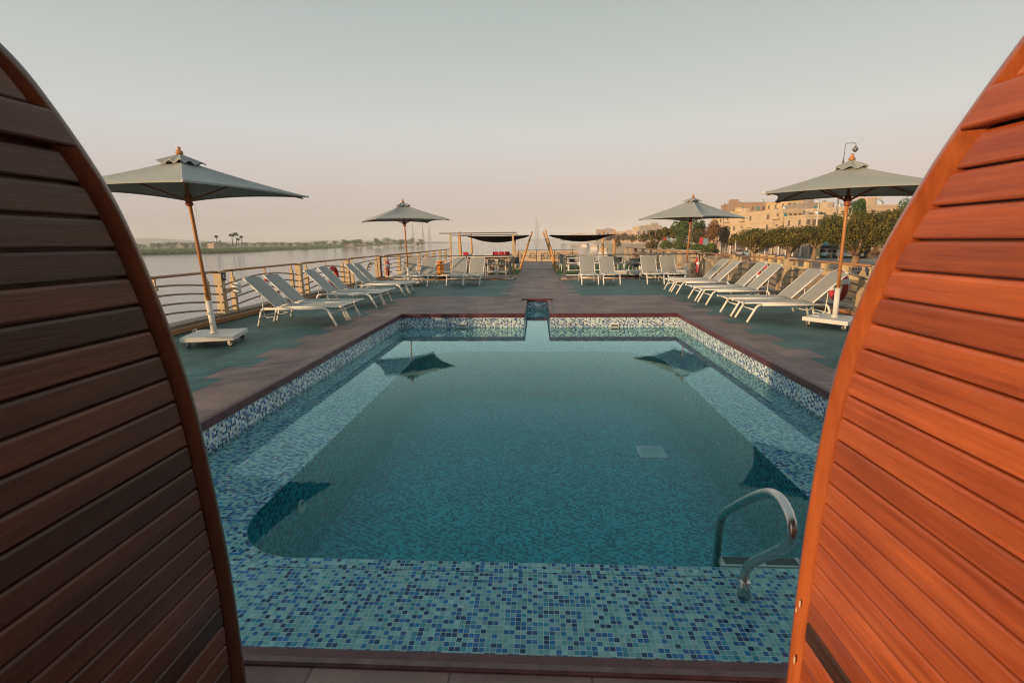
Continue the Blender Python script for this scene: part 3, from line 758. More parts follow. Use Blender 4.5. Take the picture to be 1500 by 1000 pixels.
# tall street lamp seen above the near right parasol
p=at(1217,378,88); q=at(1239,210,88); H=q.z-p.z
t=thing('street_lamp','tall thin street lamp whose bent bracket shows above the near right parasol','street lamp',(p.x,88,p.z))
m=MB(); m.tube([(0,0,0),(.2,0,H*.86)],[.16,.13],8); m.tube([(.2,0,H*.86),(.25,0,H*.985),(.40,0,H),(1.75,0,H),(1.9,0,H-.15),(1.9,0,H-.5)],.055,8); m.build('pole',M_grey,t)
m=MB(); m.lathe([(.08,.1),(.12,0),(.42,-.35),(.40,-.6),(.12,-.9),(.0,-.92)],(1.88,0,H-.5),12); m.build('lamp_head',M_grey,t)

# ------------------------------------------------------------------ LIFEBUOYS
def lifebuoy(label,loc,rz):
    t=thing('lifebuoy',label,'lifebuoy',loc,rz,'red lifebuoys hung on the railings')
    m=MB(); m.torus((0,0,0),.26,.062,'X',36,12); rg=m.build('ring',M_red,t)
    for k in range(2):
        A=R_(-20+180*k); m=MB(); m.torus((0,0,0),.26,.0655,'X',5,12,A-R_(10),A+R_(10)); m.build('band',M_plast,rg)
    m=MB(); m.torus((0,0,0),.345,.007,'X',40,5); m.build('rope',M_plast,t)
for l,p,rz in (('red lifebuoy behind the nearest pair of river side loungers',(-6.15,11.2,.50),0),('red lifebuoy behind the middle pair of river side loungers',(-6.15,14.75,.50),0),
             ('red lifebuoy behind the nearest pair of shore side loungers',(6.17,10.5,.52),0),('red lifebuoy behind the middle pair of shore side loungers',(6.17,14.0,.53),0),
             ('red lifebuoy facing the pool at the left end of the cross railing',(-5.85,19.3,.50),.22),('red lifebuoy facing the pool at the right end of the cross railing',(6.05,19.25,.50),-.2)):
    lifebuoy(l,p,rz)

# ------------------------------------------------------------------ CABANA CHAIRS in the foreground
OR=[(1.487,-.0),(1.490,.26),(1.480,.667),(1.434,1.085),(1.331,1.408),(1.197,1.628),(1.093,1.757),(1.001,1.856)]
OL=[(1.400,0),(1.402,.406),(1.380,.738),(1.347,1.041),(1.288,1.296),(1.217,1.522),(1.147,1.668),(1.034,1.823),(.965,1.885)]
def catmull(P,n=6):
    out=[]; Q=[P[0]]+P+[P[-1]]
    for i in range(1,len(Q)-2):
        p0,p1,p2,p3=[Vector(q) for q in Q[i-1:i+3]]
        for k in range(n):
            t=k/n; out.append(.5*((2*p1)+(p2-p0)*t+(2*p0-5*p1+4*p2-p3)*t*t+(3*p1-p0-3*p2+p3)*t**3))
    out.append(Vector(P[-1])); return out
def cabana(sgn,a,OUT,label,dark_plank,MS,MR):
    # side panel lies in plane x=sgn*a, pod extends outwards to sgn*(a+1.25)
    front=catmull(OUT); yc=.60
    top=[Vector((OUT[-1][0]-.14,OUT[-1][1]+.10)),Vector((yc+.10,2.045)),Vector((yc,2.06))]
    F=front+catmull([tuple(front[-1])]+[tuple(q) for q in top])[1:]
    full=F+[Vector((2*yc-p.x,p.y)) for p in F[::-1][1:]]
    t=thing('cabana_chair',label,'cabana chair',(sgn*a,yc,0))
    O=Vector((sgn*a,yc,0))
    def P3(y,z,v): return Vector((sgn*(a+v),y,z))-O
    n=len(full)
    # normals
    def nrm(i):
        p0=full[max(0,i-1)];p1=full[min(n-1,i+1)];d=(p1-p0).normalized();return Vector((d.y,-d.x))
    def rim(v0,vsgn,nm):
        prof=[(-.060,.036),(-.059,.026),(-.057,.019),(-.038,.006),(-.033,.0025),(-.030,.0004),(-.027,.0),(-.023,.0008),(-.016,.003),(-.009,.007),(-.004,.013),(-.001,.020),(.0,.032),(-.004,.05),(-.014,.058),(-.060,.060)]
        m=MB(); vs=[];fs=[];k=len(prof)
        for i,p in enumerate(full):
            N_=nrm(i)
            # outward normal must point away from the pod centre
            if N_.dot(p-Vector((yc,1.0)))<0: N_=-N_
            for u,v in prof:
                q=p+N_*(u+.006); vs.append(P3(q.x,q.y,v0+vsgn*v))
        for i in range(n-1):
            for j in range(k):
                j2=(j+1)%k; fs.append((i*k+j,i*k+j2,(i+1)*k+j2,(i+1)*k+j))
        m.raw(vs,fs,True); return m.build(nm,MR,t)
    rim(0,1,'rim_frame'); rim(1.31,-1,'rim_frame')
    # front-edge y for a given z, and back edge
    def yfront(z):
        best=None
        for p,q in zip(F[:-1],F[1:]):
            if (p.y-z)*(q.y-z)<=0 and p.y!=q.y:
                best=p.x+(q.x-p.x)*(z-p.y)/(q.y-p.y)
        return best
    pitch=.071
    def slatmesh(m,z0,z1,v,th,marg,vs_):
        zc=(z0+z1)/2; yf0=yfront(z0);yf1=yfront(min(z1,2.05))
        if yf0 is None or yf1 is None: return
        c=.0035; h0,h1=z0,z1
        # cross-section in (v,z)
        pr=[(v+th,h0),(v+c*1.3,h0),(v+c*.4,h0+c*.5),(v,h0+c*1.5),(v,h1-c*2.6),(v+c*.25,h1-c*1.6),(v+c*.8,h1-c*.7),(v+c*1.6,h1-c*.15),(v+c*2.4,h1),(v+th,h1)]
        vv=[];k=len(pr)
        def ef(z): 
            y=yfront(max(.001,min(z,2.05))); return (y if y is not None else yc+.05)
        for end in (0,1):
            for (vq,z) in pr:
                y=ef(z)-marg; y=y if end==0 else 2*yc-y
                vv.append(P3(y,z,vs_[0]+vs_[1]*vq))
        ff=[(j,(j+1)%k,k+(j+1)%k,k+j) for j in range(k)]+[tuple(range(k)),tuple(range(k,2*k))[::-1]]
        m.raw(vv,ff)
    for vs_,inner in (((0,1),True),((1.31,-1),False)):
        m=MB(); hd=MB(); i=0
        while True:
            z0=i*pitch+.003; z1=z0+pitch-.0045
            if z1>2.03: break
            idx=i; i+=1
            if inner and dark_plank is not None and idx==dark_plank:
                dm=MB(); slatmesh(dm,z0,z1,.020,.018,.058,vs_); dm.build('dark_plank',M_slatD,t,'darker brown replacement plank near the foot'); continue
            if z0>1.70:
                first_h = z0<1.775
                slatmesh(hd,z0,z1,(-.010 if first_h else .012),.03,(.040 if first_h else .056),vs_)
            else:
                slatmesh(m,z0,z1,.020,.018,.058,vs_)
        # dark backing sheet
        sp=m.build('side_panel',MS,t); hd.build('hood_panel',MS,t)
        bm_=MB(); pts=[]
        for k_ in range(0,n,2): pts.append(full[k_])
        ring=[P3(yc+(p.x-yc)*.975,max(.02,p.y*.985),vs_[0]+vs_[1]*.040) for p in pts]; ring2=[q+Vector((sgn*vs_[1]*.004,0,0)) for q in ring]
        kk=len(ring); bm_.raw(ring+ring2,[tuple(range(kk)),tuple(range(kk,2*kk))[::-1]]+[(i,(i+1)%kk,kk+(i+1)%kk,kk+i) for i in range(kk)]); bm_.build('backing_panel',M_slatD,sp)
    # roof slats over the pod and rear, between the rims (from the back up to the top front)
    m=MB()
    for i in range(len(F)-8,n-1,1):
        p=full[i]; q=full[i+1]
        if (q-p).length<.02: continue
        N_=nrm(i); 
        if N_.dot(p-Vector((yc,1.0)))<0: N_=-N_
        a0=p.lerp(q,.06)-N_*.03; b0=p.lerp(q,.94)-N_*.03; a1=a0-N_*.016; b1=b0-N_*.016
        vs=[P3(w.x,w.y,.06) for w in (a0,b0,b1,a1)]+[P3(w.x,w.y,1.25) for w in (a0,b0,b1,a1)]
        m.raw(vs,[(0,1,2,3),(7,6,5,4),(0,4,5,1),(1,5,6,2),(2,6,7,3),(3,7,4,0)])
    m.build('hood_roof',MS,t)
    m=MB(); m.rbox(P3(yc+.12,.22,.655),(1.18,1.15,.36),.01); m.build('seat_box',MS,t)
    m=MB(); m.rbox(P3(yc+.14,.47,.655),(1.15,1.08,.13),.04); m.build('cushion',M_plast,t)
    return t
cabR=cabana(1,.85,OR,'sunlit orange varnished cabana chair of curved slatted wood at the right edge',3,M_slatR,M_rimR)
for cx_,cy_,hz_ in ((1171,884,.030),(1166,893,.018),(1163,966,.034)):
    d=ray(cx_,cy_); pt=CP+d*((.8495-CP.x)/d.x)
    m=MB(); m.lathe([(0,-.0015),(.6,-.001),(1,.0004),(.9,.0035)],(0,0,0),9,Matrix.Translation(pt-Vector((.85,.60,0)))@Matrix.Diagonal((1,.0042,hz_/2,1))@Matrix.Rotation(R_(90),4,'Y')@Matrix.Diagonal((1,1,1,1)))
    m.build('paint_chip',M_chip,cabR,'pale chip in the varnish of the rim')
cabL=cabana(-1,1.0,OL,'shade-toned dark brown cabana chair of curved slatted wood at the left edge',None,M_slatL,M_rimL)

# added canvas awning, unseen behind the camera, to darken the foreground
t=thing('added_shade_awning','unseen grey canvas awning on slim posts, added behind the camera to shade the foreground','awning',(0,-1.95,0))
m=MB(); m.rbox((1.7,0,2.50),(8.8,4.5,.05),.01); m.build('canopy',M_canvas,t)  # canopy of the added awning, unseen
for x in (-2.5,6.0):
    for y in (-2.1,2.1): m=MB(); m.tube([(x,y,0),(x,y,2.48)],.03,10); m.build('post',M_whitem,t)  # posts of the added awning, unseen

t=thing('added_shade_house','unseen dark timber block added behind the camera on the shore side to cut light','added light blocker',(3.4,-5.0,0))  # added block out of view, cuts sky light on the left chair
m=MB(); m.box((0,0,1.3),(6.2,1.9,2.6)); m.build('wall',M_hand,t)  # body of the added light-cutting block, not a real wall
for x in (-2.2,-.7,.8,2.3): 
    m=MB(); m.box((x,.955,1.5),(1.1,.05,1.1)); m.build('window',M_winm,t)

# ------------------------------------------------------------------ FOREDECK BAR AREA
def V(*a): return Vector(a)
# pergola
t=thing('pergola_frame','slim tan metal pergola frame over the bar counter left of the walkway','pergola',(-2.6,23.5,0))
for x,y in ((-4.05,23.4),(-1.12,23.4),(-4.15,26.6),(-1.15,26.2)):
    m=MB(); m.box((x+2.6,y-23.5,.91),(.085,.085,1.82)); m.build('post',M_tan,t,None,.006)
m=MB(); m.box((-.15,-.1,1.86),(3.6,.06,.05)); m.build('beam',M_grey,t)
m=MB(); m.box((-.15,2.9,1.80),(3.5,.06,.05)); m.build('beam',M_grey,t)
# bar counter
t=thing('bar_counter','long bar counter with white top and brown scrollwork front beneath the pergola','bar counter',(-2.5,22.9,0))
m=MB(); m.rbox((0,0,.80),(2.75,.62,.05),.01); m.build('counter_top',M_white,t)
m=MB(); m.box((0,.12,.40),(2.55,.08,.74)); m.build('front_panel',M_pat,t)
for x in (-1.25,1.25): m=MB(); m.box((x,0,.39),(.07,.5,.78)); m.build('side_panel',M_white,t)
def make_stool():
    t=thing('bar_stool','x','bar stool',(0,0,0),0,'bar stools along the counter')
    for sx in (-1,1):
        for sy in (-1,1): m=MB(); m.tube([(sx*.19,sy*.17,0),(sx*.16,sy*.15,.48)],.018,8); m.build('leg',M_whitem,t)
    m=MB(); m.rbox((0,0,.49),(.38,.36,.04),.012); m.build('seat',M_chaird,t)
    m=MB(); m.rbox((0,-.17,.62),(.36,.03,.13),.01); m.build('backrest',M_chaird,t)
    m=MB()
    for sx in (-1,1): m.tube([(sx*.17,-.16,.48),(sx*.175,-.18,.70)],.014,8)
    m.tube([(-.18,-.17,.14),(.18,-.17,.14)],.012,6); m.tube([(-.18,.17,.14),(.18,.17,.14)],.012,6); m.build('frame',M_whitem,t)
    return t
st=make_stool(); st.location=(-1.58,22.25,0); st['label']='white framed bar stool at the walkway end of the counter'
dup(st,(-2.03,22.25,0),0,'second white framed bar stool from the walkway end of the counter')
dup(st,(-2.48,22.25,0),0,'third white framed bar stool from the walkway end, half hidden by a lounger back')
dup(st,(-3.3,22.25,0),0,'white framed bar stool farthest from the walkway, behind the lounger backs')
# sofas with red cushions behind the bar
for lab,x0,x1,cs in (('white sofa with one red cushion behind the left end of the bar',-4.5,-3.5,[-4.02]),('white sofa with a row of red cushions behind the right end of the bar',-3.0,-1.3,[-2.35,-2.02,-1.69])):
    y=28.0; cx=(x0+x1)/2; t=thing('outdoor_sofa',lab,'sofa',(cx,y,0))
    m=MB(); m.rbox((0,0,.25),(x1-x0,.75,.30),.02); m.build('seat',M_white,t)
    m=MB(); m.rbox((0,.34,.50),(x1-x0,.10,.55),.02); m.build('backrest',M_white,t)
    for k,c in enumerate(cs):
        m=MB(); m.rbox((0,0,0),(.30,.12,.20),.04); o=m.build('cushion',M_redc); o.location=(c,y+.16,.80); tag(o,'red cushion, %s'%(['alone on the left sofa'][0] if len(cs)==1 else ['leftmost','middle','rightmost'][k]+' on the right sofa'),'cushion','red cushions on the sofas')
# masts
def mast(lab,p0,p1,r=.055):
    t=thing('wooden_mast',lab,'mast',p0); d=V(*p1)-V(*p0)
    m=MB(); m.tube([(0,0,0),d*.5,d],[r,r,r*.7],10); m.build('pole',M_mast,t)
    m=MB(); m.lathe([(r*2.2,0),(r*2.2,.05),(r*1.5,.10)],(0,0,0),12); m.build('base',M_tan,t)
mast('upright wooden mast at the far left of the black sail',(-3.95,26.0,0),(-4.0,26.0,1.98),.06)
mast('upright wooden mast behind the pergola beam',(-3.72,28.6,0),(-3.75,28.6,1.95),.055)
mast('wooden mast leaning outwards at the left edge of the walkway',(-.92,26.0,0),(-.26,26.6,1.95))
mast('wooden mast leaning outwards at the right edge of the walkway, nearer one',(.98,24.6,0),(.40,25.2,1.98))
mast('wooden mast leaning outwards at the right edge of the walkway, farther one',(.98,27.0,0),(.34,28.6,1.95))
mast('upright wooden mast at the right corner of the right black sail, nearer the pool',(4.0,26.2,0),(3.95,26.2,2.02),.06)
mast('reddish upright wooden mast crossing the right black sail',(3.75,29.0,0),(3.72,29.0,2.05),.06)
def sail(lab,x0,x1,y0,y1,z,sagx,bow=.12):
    m=MB(); n=16; k=8; vs=[];fs=[]
    for side in (0,1):
        for i in range(n+1):
            for j in range(k+1):
                u=i/n;v=j/k; x=x0+(x1-x0)*u; y=y0+(y1-y0)*v
                # edges bow inwards, cloth sags in the middle
                y=y+bow*4*u*(1-u)*(1-2*v)*1.0; zz=z-(4*u*(1-u))**.75*(.035+(sagx+.02)*math.sin(PI*min(1,v*1.15)*.75))-.02*(1-side)
                x=x+(0.25*4*v*(1-v))*(1-2*u)
                vs.append((x,y,zz))
    S=(n+1)*(k+1)
    for i in range(n):
        for j in range(k):
            a=i*(k+1)+j; q=(a,a+k+1,a+k+2,a+1); fs.append(q[::-1]); fs.append(tuple(S+w for w in q))
    for i in range(n):
        for j in (0,k): a=i*(k+1)+j; fs.append((a,a+k+1,S+a+k+1,S+a))
    for j in range(k):
        for i in (0,n): a=i*(k+1)+j; fs.append((a,a+1,S+a+1,S+a))
    m.raw(vs,fs,True); o=m.build('shade_sail',M_sail); tag(o,lab,'shade sail')
sail('sagging black shade sail left of the walkway',-3.75,-.42,24.9,27.8,1.76,.28)
sail('sagging black shade sail right of the walkway',.62,3.95,24.9,27.8,1.76,.28)
# dining sets
def make_chair():
    t=thing('dining_chair','x','chair',(0,0,0),0,'dark dining chairs with white legs')
    for sx in (-1,1):
        for sy in (-1,1): m=MB(); m.tube([(sx*.22,sy*.20,0),(sx*.17,sy*.16,.38)],.018,8); m.build('leg',M_whitem,t)
    m=MB(); m.rbox((0,0,.39),(.42,.40,.05),.02); m.build('seat',M_chaird,t)
    m=MB(); pts=[]
    vs=[];fs=[]
    for i in range(9):
        A=R_(180+180*i/8)
        for z,k in ((.38,1),(.68,1.12)):
            for r in (.20,.225): vs.append((math.cos(A)*r*k,math.sin(A)*r*k*.95,z))
    for i in range(8):
        a=i*4; fs+=[(a,a+4,a+6,a+2),(a+1,a+3,a+7,a+5),(a+2,a+6,a+7,a+3)]
    fs+=[(0,2,3,1),(32,33,35,34)]; m.raw(vs,fs,True); m.build('backrest',M_chaird,t); return t
def make_table():
    t=thing('dining_table','x','table',(0,0,0),0,'white dining tables')
    m=MB(); m.rbox((0,0,.63),(.95,.8,.04),.01); m.build('tabletop',M_white,t)
    for sx in (-1,1):
        for sy in (-1,1): m=MB(); m.box((sx*.42,sy*.34,.305),(.05,.05,.61)); m.build('leg',M_whitem,t)
    return t
tb=make_table(); tb.location=(1.95,24.8,0); tb['label']='white dining table on the turf nearest the right edge of the walkway'
dup(tb,(3.1,27.0,0),0,'white dining table under the right black sail'); dup(tb,(4.6,24.6,0),0,'white dining table between the lounger backs right of the walkway'); dup(tb,(2.0,29.5,0),0,'far white dining table near the bow on the right')
ch=make_chair(); ch.location=(1.32,24.5,0); ch.rotation_euler=(0,0,R_(-80)); ch['label']='dark bucket chair with white legs between the walkway and the nearest table'
for (x,y,rz,l) in ((2.55,24.4,R_(60),'dark bucket chair behind the first lounger right of the walkway'),(1.7,25.6,R_(200),'dark bucket chair on the far side of the nearest table'),(2.5,26.6,R_(-70),'dark bucket chair left of the table under the right sail'),(3.8,27.1,R_(80),'dark bucket chair right of the table under the right sail'),
                   (3.9,24.3,R_(-60),'dark bucket chair left of the table between the lounger backs'),(5.15,24.9,R_(100),'dark bucket chair right of the table between the lounger backs'),(1.5,29.2,R_(-90),'dark bucket chair at the far table near the bow'),
                   (-1.15,25.2,R_(70),'dark bucket chair at the left edge of the walkway behind the bar'),(-1.55,26.9,R_(140),'dark bucket chair under the left sail beyond the bar')):
    dup(ch,(x,y,0),rz,l)
# bow parapet with scrolls
t=thing('bow_parapet','beige bow parapet with round scroll ornaments at the end of the walkway','parapet',(.6,36.7,0))
m=MB(); m.box((0,0,.36),(4.8,.08,.72)); m.box((0,0,.74),(4.9,.14,.05)); m.build('panel',M_cream,t)
for k in range(5):
    x=-1.9+k*.95; m=MB(); m.torus((x,-.06,.42),.17,.02,'Y',20,6); m.torus((x-.2,-.06,.30),.09,.015,'Y',16,6); m.torus((x+.22,-.06,.28),.09,.015,'Y',16,6); m.build('scroll',M_grey,t)
t=thing('bow_railing','thin dark bow railing in front of the beige parapet','railing',(.6,35.2,0))
for k in range(4): m=MB(); m.box((-1.9+k*1.25,0,.42),(.04,.04,.84)); m.build('post',M_dark,t)
for z in (.84,.45): m=MB(); m.tube([(-1.95,0,z),(1.9,0,z)],.016,6); m.build('rail_bar',M_dark,t)
# orange locker
t=thing('orange_box','orange storage box standing by the cross railing left of the bar','box',(-3.95,20.2,.22))
m=MB(); m.rbox((0,0,.22),(.26,.22,.46),.015); m.build('body',M_orange,t); m=MB(); m.rbox((0,0,.47),(.29,.25,.04),.01); m.build('lid',M_orange,t)
t=thing('red_box','bright red cushion block between the lounger backs right of the walkway','box',(2.25,23.2,0))
m=MB(); m.rbox((0,0,.48),(.30,.26,.34),.03); m.build('body',M_redc,t); m=MB(); m.box((0,0,.16),(.26,.22,.31)); m.build('base',M_orange,t)

# seated person
def skinned(name,joints,bones,mat_,parent,label=None,sub=2):
    me=bpy.data.meshes.new(name); me.from_pydata([j[:3] for j in joints],bones,[]); o=bpy.data.objects.new(name,me); COL.objects.link(o)
    sk=o.modifiers.new('skin','SKIN')
    for i,j in enumerate(joints):
        r=j[3]; me.skin_vertices[0].data[i].radius=(r,j[4] if len(j)>4 else r)
    me.skin_vertices[0].data[0].use_root=True
    ss=o.modifiers.new('sub','SUBSURF'); ss.levels=sub; ss.render_levels=sub
    me.materials.append(mat_); o.parent=parent
    for p in me.polygons: p.use_smooth=True
    return o
P=thing('person','seated person in a beige striped shirt and black trousers by the right rail','person',(4.35,22.6,0),R_(200))
S=.92
J=[(0,0,.44,.13,.10),(0,.02,.62,.13,.09),(0,.03,.80,.155,.10),(0,.02,.92,.07),(0,0,.985,.048),(0,-.015,1.04,.07),(0,-.02,1.12,.088),(0,-.015,1.19,.075),
   (.17,.02,.86,.05),(.22,.0,.68,.042),(.20,-.17,.55,.034),(.19,-.25,.53,.028),(-.17,.02,.86,.05),(-.22,.0,.68,.042),(-.20,-.17,.55,.034),(-.19,-.25,.53,.028),
   (.09,-.02,.43,.085),(.12,-.38,.44,.062),(.12,-.40,.10,.042),(.12,-.50,.04,.035),(-.09,-.02,.43,.085),(-.12,-.38,.44,.062),(-.12,-.40,.10,.042),(-.12,-.50,.04,.035)]
B=[(0,1),(1,2),(2,3),(3,4),(4,5),(5,6),(6,7),(2,8),(8,9),(9,10),(10,11),(2,12),(12,13),(13,14),(14,15),(0,16),(16,17),(17,18),(18,19),(0,20),(20,21),(21,22),(22,23)]
J=[tuple(v*S for v in j) for j in J]
skinned('body',J,B,M_skin,P)
def grow(idx,k): return [tuple(list(J[i][:3])+[r*k for r in J[i][3:]]) for i in idx]
skinned('shirt',grow([0,1,2,3,8,9,12,13],1.14),[(0,1),(1,2),(2,3),(2,4),(4,5),(2,6),(6,7)],M_shirt,P)
skinned('trousers',grow([0,16,17,18,20,21,22],1.16),[(0,1),(1,2),(2,3),(0,4),(4,5),(5,6)],M_trous,P)
m=MB(); m.lathe([(.074,.0),(.080,.03),(.072,.055),(.045,.08),(0,.088)],(0,.012,1.115*S),14); m.build('hair',M_hair,P)
m=MB(); m.lathe([(.016,0),(.012,.03),(.004,.045)],(0,0,0),8,Matrix.Translation((0,-.115,1.09*S))@Matrix.Rotation(R_(-20),4,'X')); m.build('nose',M_skin,P)
c=dup(ch,(4.35,22.62,0),R_(20),'dark bucket chair under the seated person')

# ------------------------------------------------------------------ RIVER, BANKS
RW=-8.5
mb=MB(); mb.face([(-6900,-700,RW),(6900,-700,RW),(6900,6900,RW),(-6900,6900,RW)]); mb.build('water',M_river)['kind']='structure'
shore=[atz(x,y,RW) for x,y in ((-420,388),(60,378.5),(150,375.5),(220,373),(290,371.6),(350,370),(410,366.6),(480,364),(540,360.5),(600,357.4),(650,356.2),(690,355.3))]
def land(name,near,far,h,mat_,step=.5):
    # near/far matched polylines; gentle bank at the near side
    m=MB(); n=len(near)
    for i in range(n-1):
        a,b=near[i],near[i+1]; A,B_=far[i],far[i+1]
        for (u0,z0),(u1,z1) in zip(((0,-.2),(.004,.35*h),(.02,.8*h),(.10,h)),((.004,.35*h),(.02,.8*h),(.10,h),(1,h))):
            m.face([(*(a.lerp(A,u0).xy),RW+z0),(*(b.lerp(B_,u0).xy),RW+z0),(*(b.lerp(B_,u1).xy),RW+z1),(*(a.lerp(A,u1).xy),RW+z1)])
    o=m.build(name,mat_); o['kind']='structure'; return o
far=[Vector((p.x*1.0-2500+ (i*150),min(6800,p.y+1500+i*380),RW)) for i,p in enumerate(shore)]
far=[Vector((max(-6800,f.x),f.y,f.z)) for f in far]
land('river_bank',shore,far,1.6,M_bank)
# far land closing the river
fl=[V(-2600,5400,RW),V(-900,5600,RW),V(0,5700,RW),V(900,5400,RW)]; land('far_bank',fl,[p+V(0,1100,0) for p in fl],2,M_bank)
# right bank terrain
SY=[-30,20,45,60,75,90,105,120,135,150,175,200,230,280,350,450,600,900,1400,2200,3500,5600]
def Sx(Y):
    K=[(-30,13),(20,14),(60,15),(100,20),(140,26),(180,30),(222,35),(400,56),(600,80),(1000,118),(2000,200),(3500,330),(5600,520)]
    for a,b in zip(K[:-1],K[1:]):
        if Y<=b[0]: return a[1]+(b[1]-a[1])*(Y-a[0])/(b[0]-a[0])
    return K[-1][1]
def Bx(Y):
    K=[(-30,27),(30,29.5),(48,30.7),(55,31.8),(61,33),(70,34.4),(85,37.5),(101,42),(120,50),(135,60)]
    for a,b in zip(K[:-1],K[1:]):
        if Y<=b[0]: return a[1]+(b[1]-a[1])*(Y-a[0])/(b[0]-a[0])
    return None
def ST(Y): return -2.4 if Y<=130 else (-2.4-.0*(Y-130))
m1,m2,m3=MB(),MB(),MB()
def prof_at(Y):
    s=Sx(Y); b=Bx(Y) if Y<=135 else None
    if b is not None: return [(s-1,RW-.3),(s+2,RW+.5),(b-.35,-4.4),(b-.3,-2.42),(b+2.5,-2.42),(b+2.6,-2.52),(b+60,-2.5),(b+400,-2.4)]
    w=22+.06*(Y-135)+ (38 if Y<240 else 38); return [(s-1,RW-.3),(s+.25*w,RW+1.7),(s+.6*w,-4.6),(s+w,-3.0),(s+w+10,-2.7),(s+w+11,-2.7),(s+w+80,-2.5),(s+w+900,-2.4)]
P_=[prof_at(y) for y in SY]
for i in range(len(SY)-1):
    a,b=P_[i],P_[i+1]; beach=SY[i]>=105
    for j in range(7):
        m=(m2 if beach else m1) if j<3 else (m2 if beach and j<5 else m3)
        m.face([(a[j][0],SY[i],a[j][1]),(a[j+1][0],SY[i],a[j+1][1]),(b[j+1][0],SY[i+1],b[j+1][1]),(b[j][0],SY[i+1],b[j][1])])
m1.build('embankment',M_stone)['kind']='structure'; m2.build('beach',M_sand)['kind']='structure'; m3.build('ground',M_pave)['kind']='structure'
mb=MB()
for y0,y1 in zip(SY[1:8],SY[2:9]):
    a,b=Bx(y0),Bx(y1); mb.face([(a+4.5,y0,-2.47),(a+17,y0,-2.465),(b+17,y1,-2.465),(b+4.5,y1,-2.47)])
mb.build('road',M_road)['kind']='structure'

# balustrade of the promenade
t=thing('promenade_balustrade','yellow stone balustrade with grey iron grilles along the promenade wall','balustrade',(34,60,-2.42))
O=V(34,60,-2.42); y=30.0; pier=[]
while y<118:
    pier.append(V(Bx(y),y,-2.42)); y+=5.6
for i,p in enumerate(pier):
    q=p-O; m=MB(); m.box(q+V(0,0,.55),(.66,.66,1.1)); m.box(q+V(0,0,1.14),(.86,.86,.10)); m.box(q+V(0,0,1.22),(.6,.6,.07)); m.build('pier',M_balu,t)
    if i<len(pier)-1:
        d=pier[i+1]-p; L_=d.length; rz=math.atan2(d.y,d.x); c=q+d/2
        m=MB(); m.box(c+V(0,0,.14),(L_-.5,.34,.28),None,rz); m.box(c+V(0,0,-.1),(L_,.5,.18),None,rz); m.build('plinth',M_balu,t)
        m=MB(); 
        for k in range(9):
            w=q+d*(.10+.8*k/8); m.box(w+V(0,0,.62),(.05,.05,.68),None,rz)
        for z in (.34,.66,.96): m.box(c+V(0,0,z),(L_-.66,.05,.05),None,rz)
        m.build('grille',M_grey,t)

# ------------------------------------------------------------------ TREES
def crown_mesh(name,blobs,n,size,mat_,seed,parent,droop=0):
    rnd=random.Random(seed); vs=[];fs=[]
    for k in range(n):
        (c,r)=rnd.choice(blobs)
        while True:
            d=Vector((rnd.uniform(-1,1),rnd.uniform(-1,1),rnd.uniform(-1,1)))
            if .05<d.length<1: break
        d=d.normalized()*(rnd.uniform(.55,1.0)**.5*rnd.uniform(.86,1.06))
        p=Vector((c[0]+d.x*r[0],c[1]+d.y*r[1],c[2]+d.z*r[2]))
        nrm=(d.normalized()+Vector((rnd.uniform(-1,1),rnd.uniform(-1,1),rnd.uniform(-.6,1)))*.8).normalized()
        a=nrm.orthogonal().normalized(); b=nrm.cross(a); th=rnd.uniform(0,6.28); a,b=a*math.cos(th)+b*math.sin(th),b*math.cos(th)-a*math.sin(th)
        s=size*rnd.uniform(.6,1.3); i0=len(vs)
        vs+= [p-a*s*.5,p+b*s*.33+nrm*s*.08,p+a*s*.6,p-b*s*.33+nrm*s*.08]; fs.append((i0,i0+1,i0+2,i0+3))
    me=bpy.data.meshes.new(name); me.from_pydata([tuple(v) for v in vs],[],fs); me.materials.append(mat_)
    o=bpy.data.objects.new(name,me); COL.objects.link(o); o.parent=parent; return o
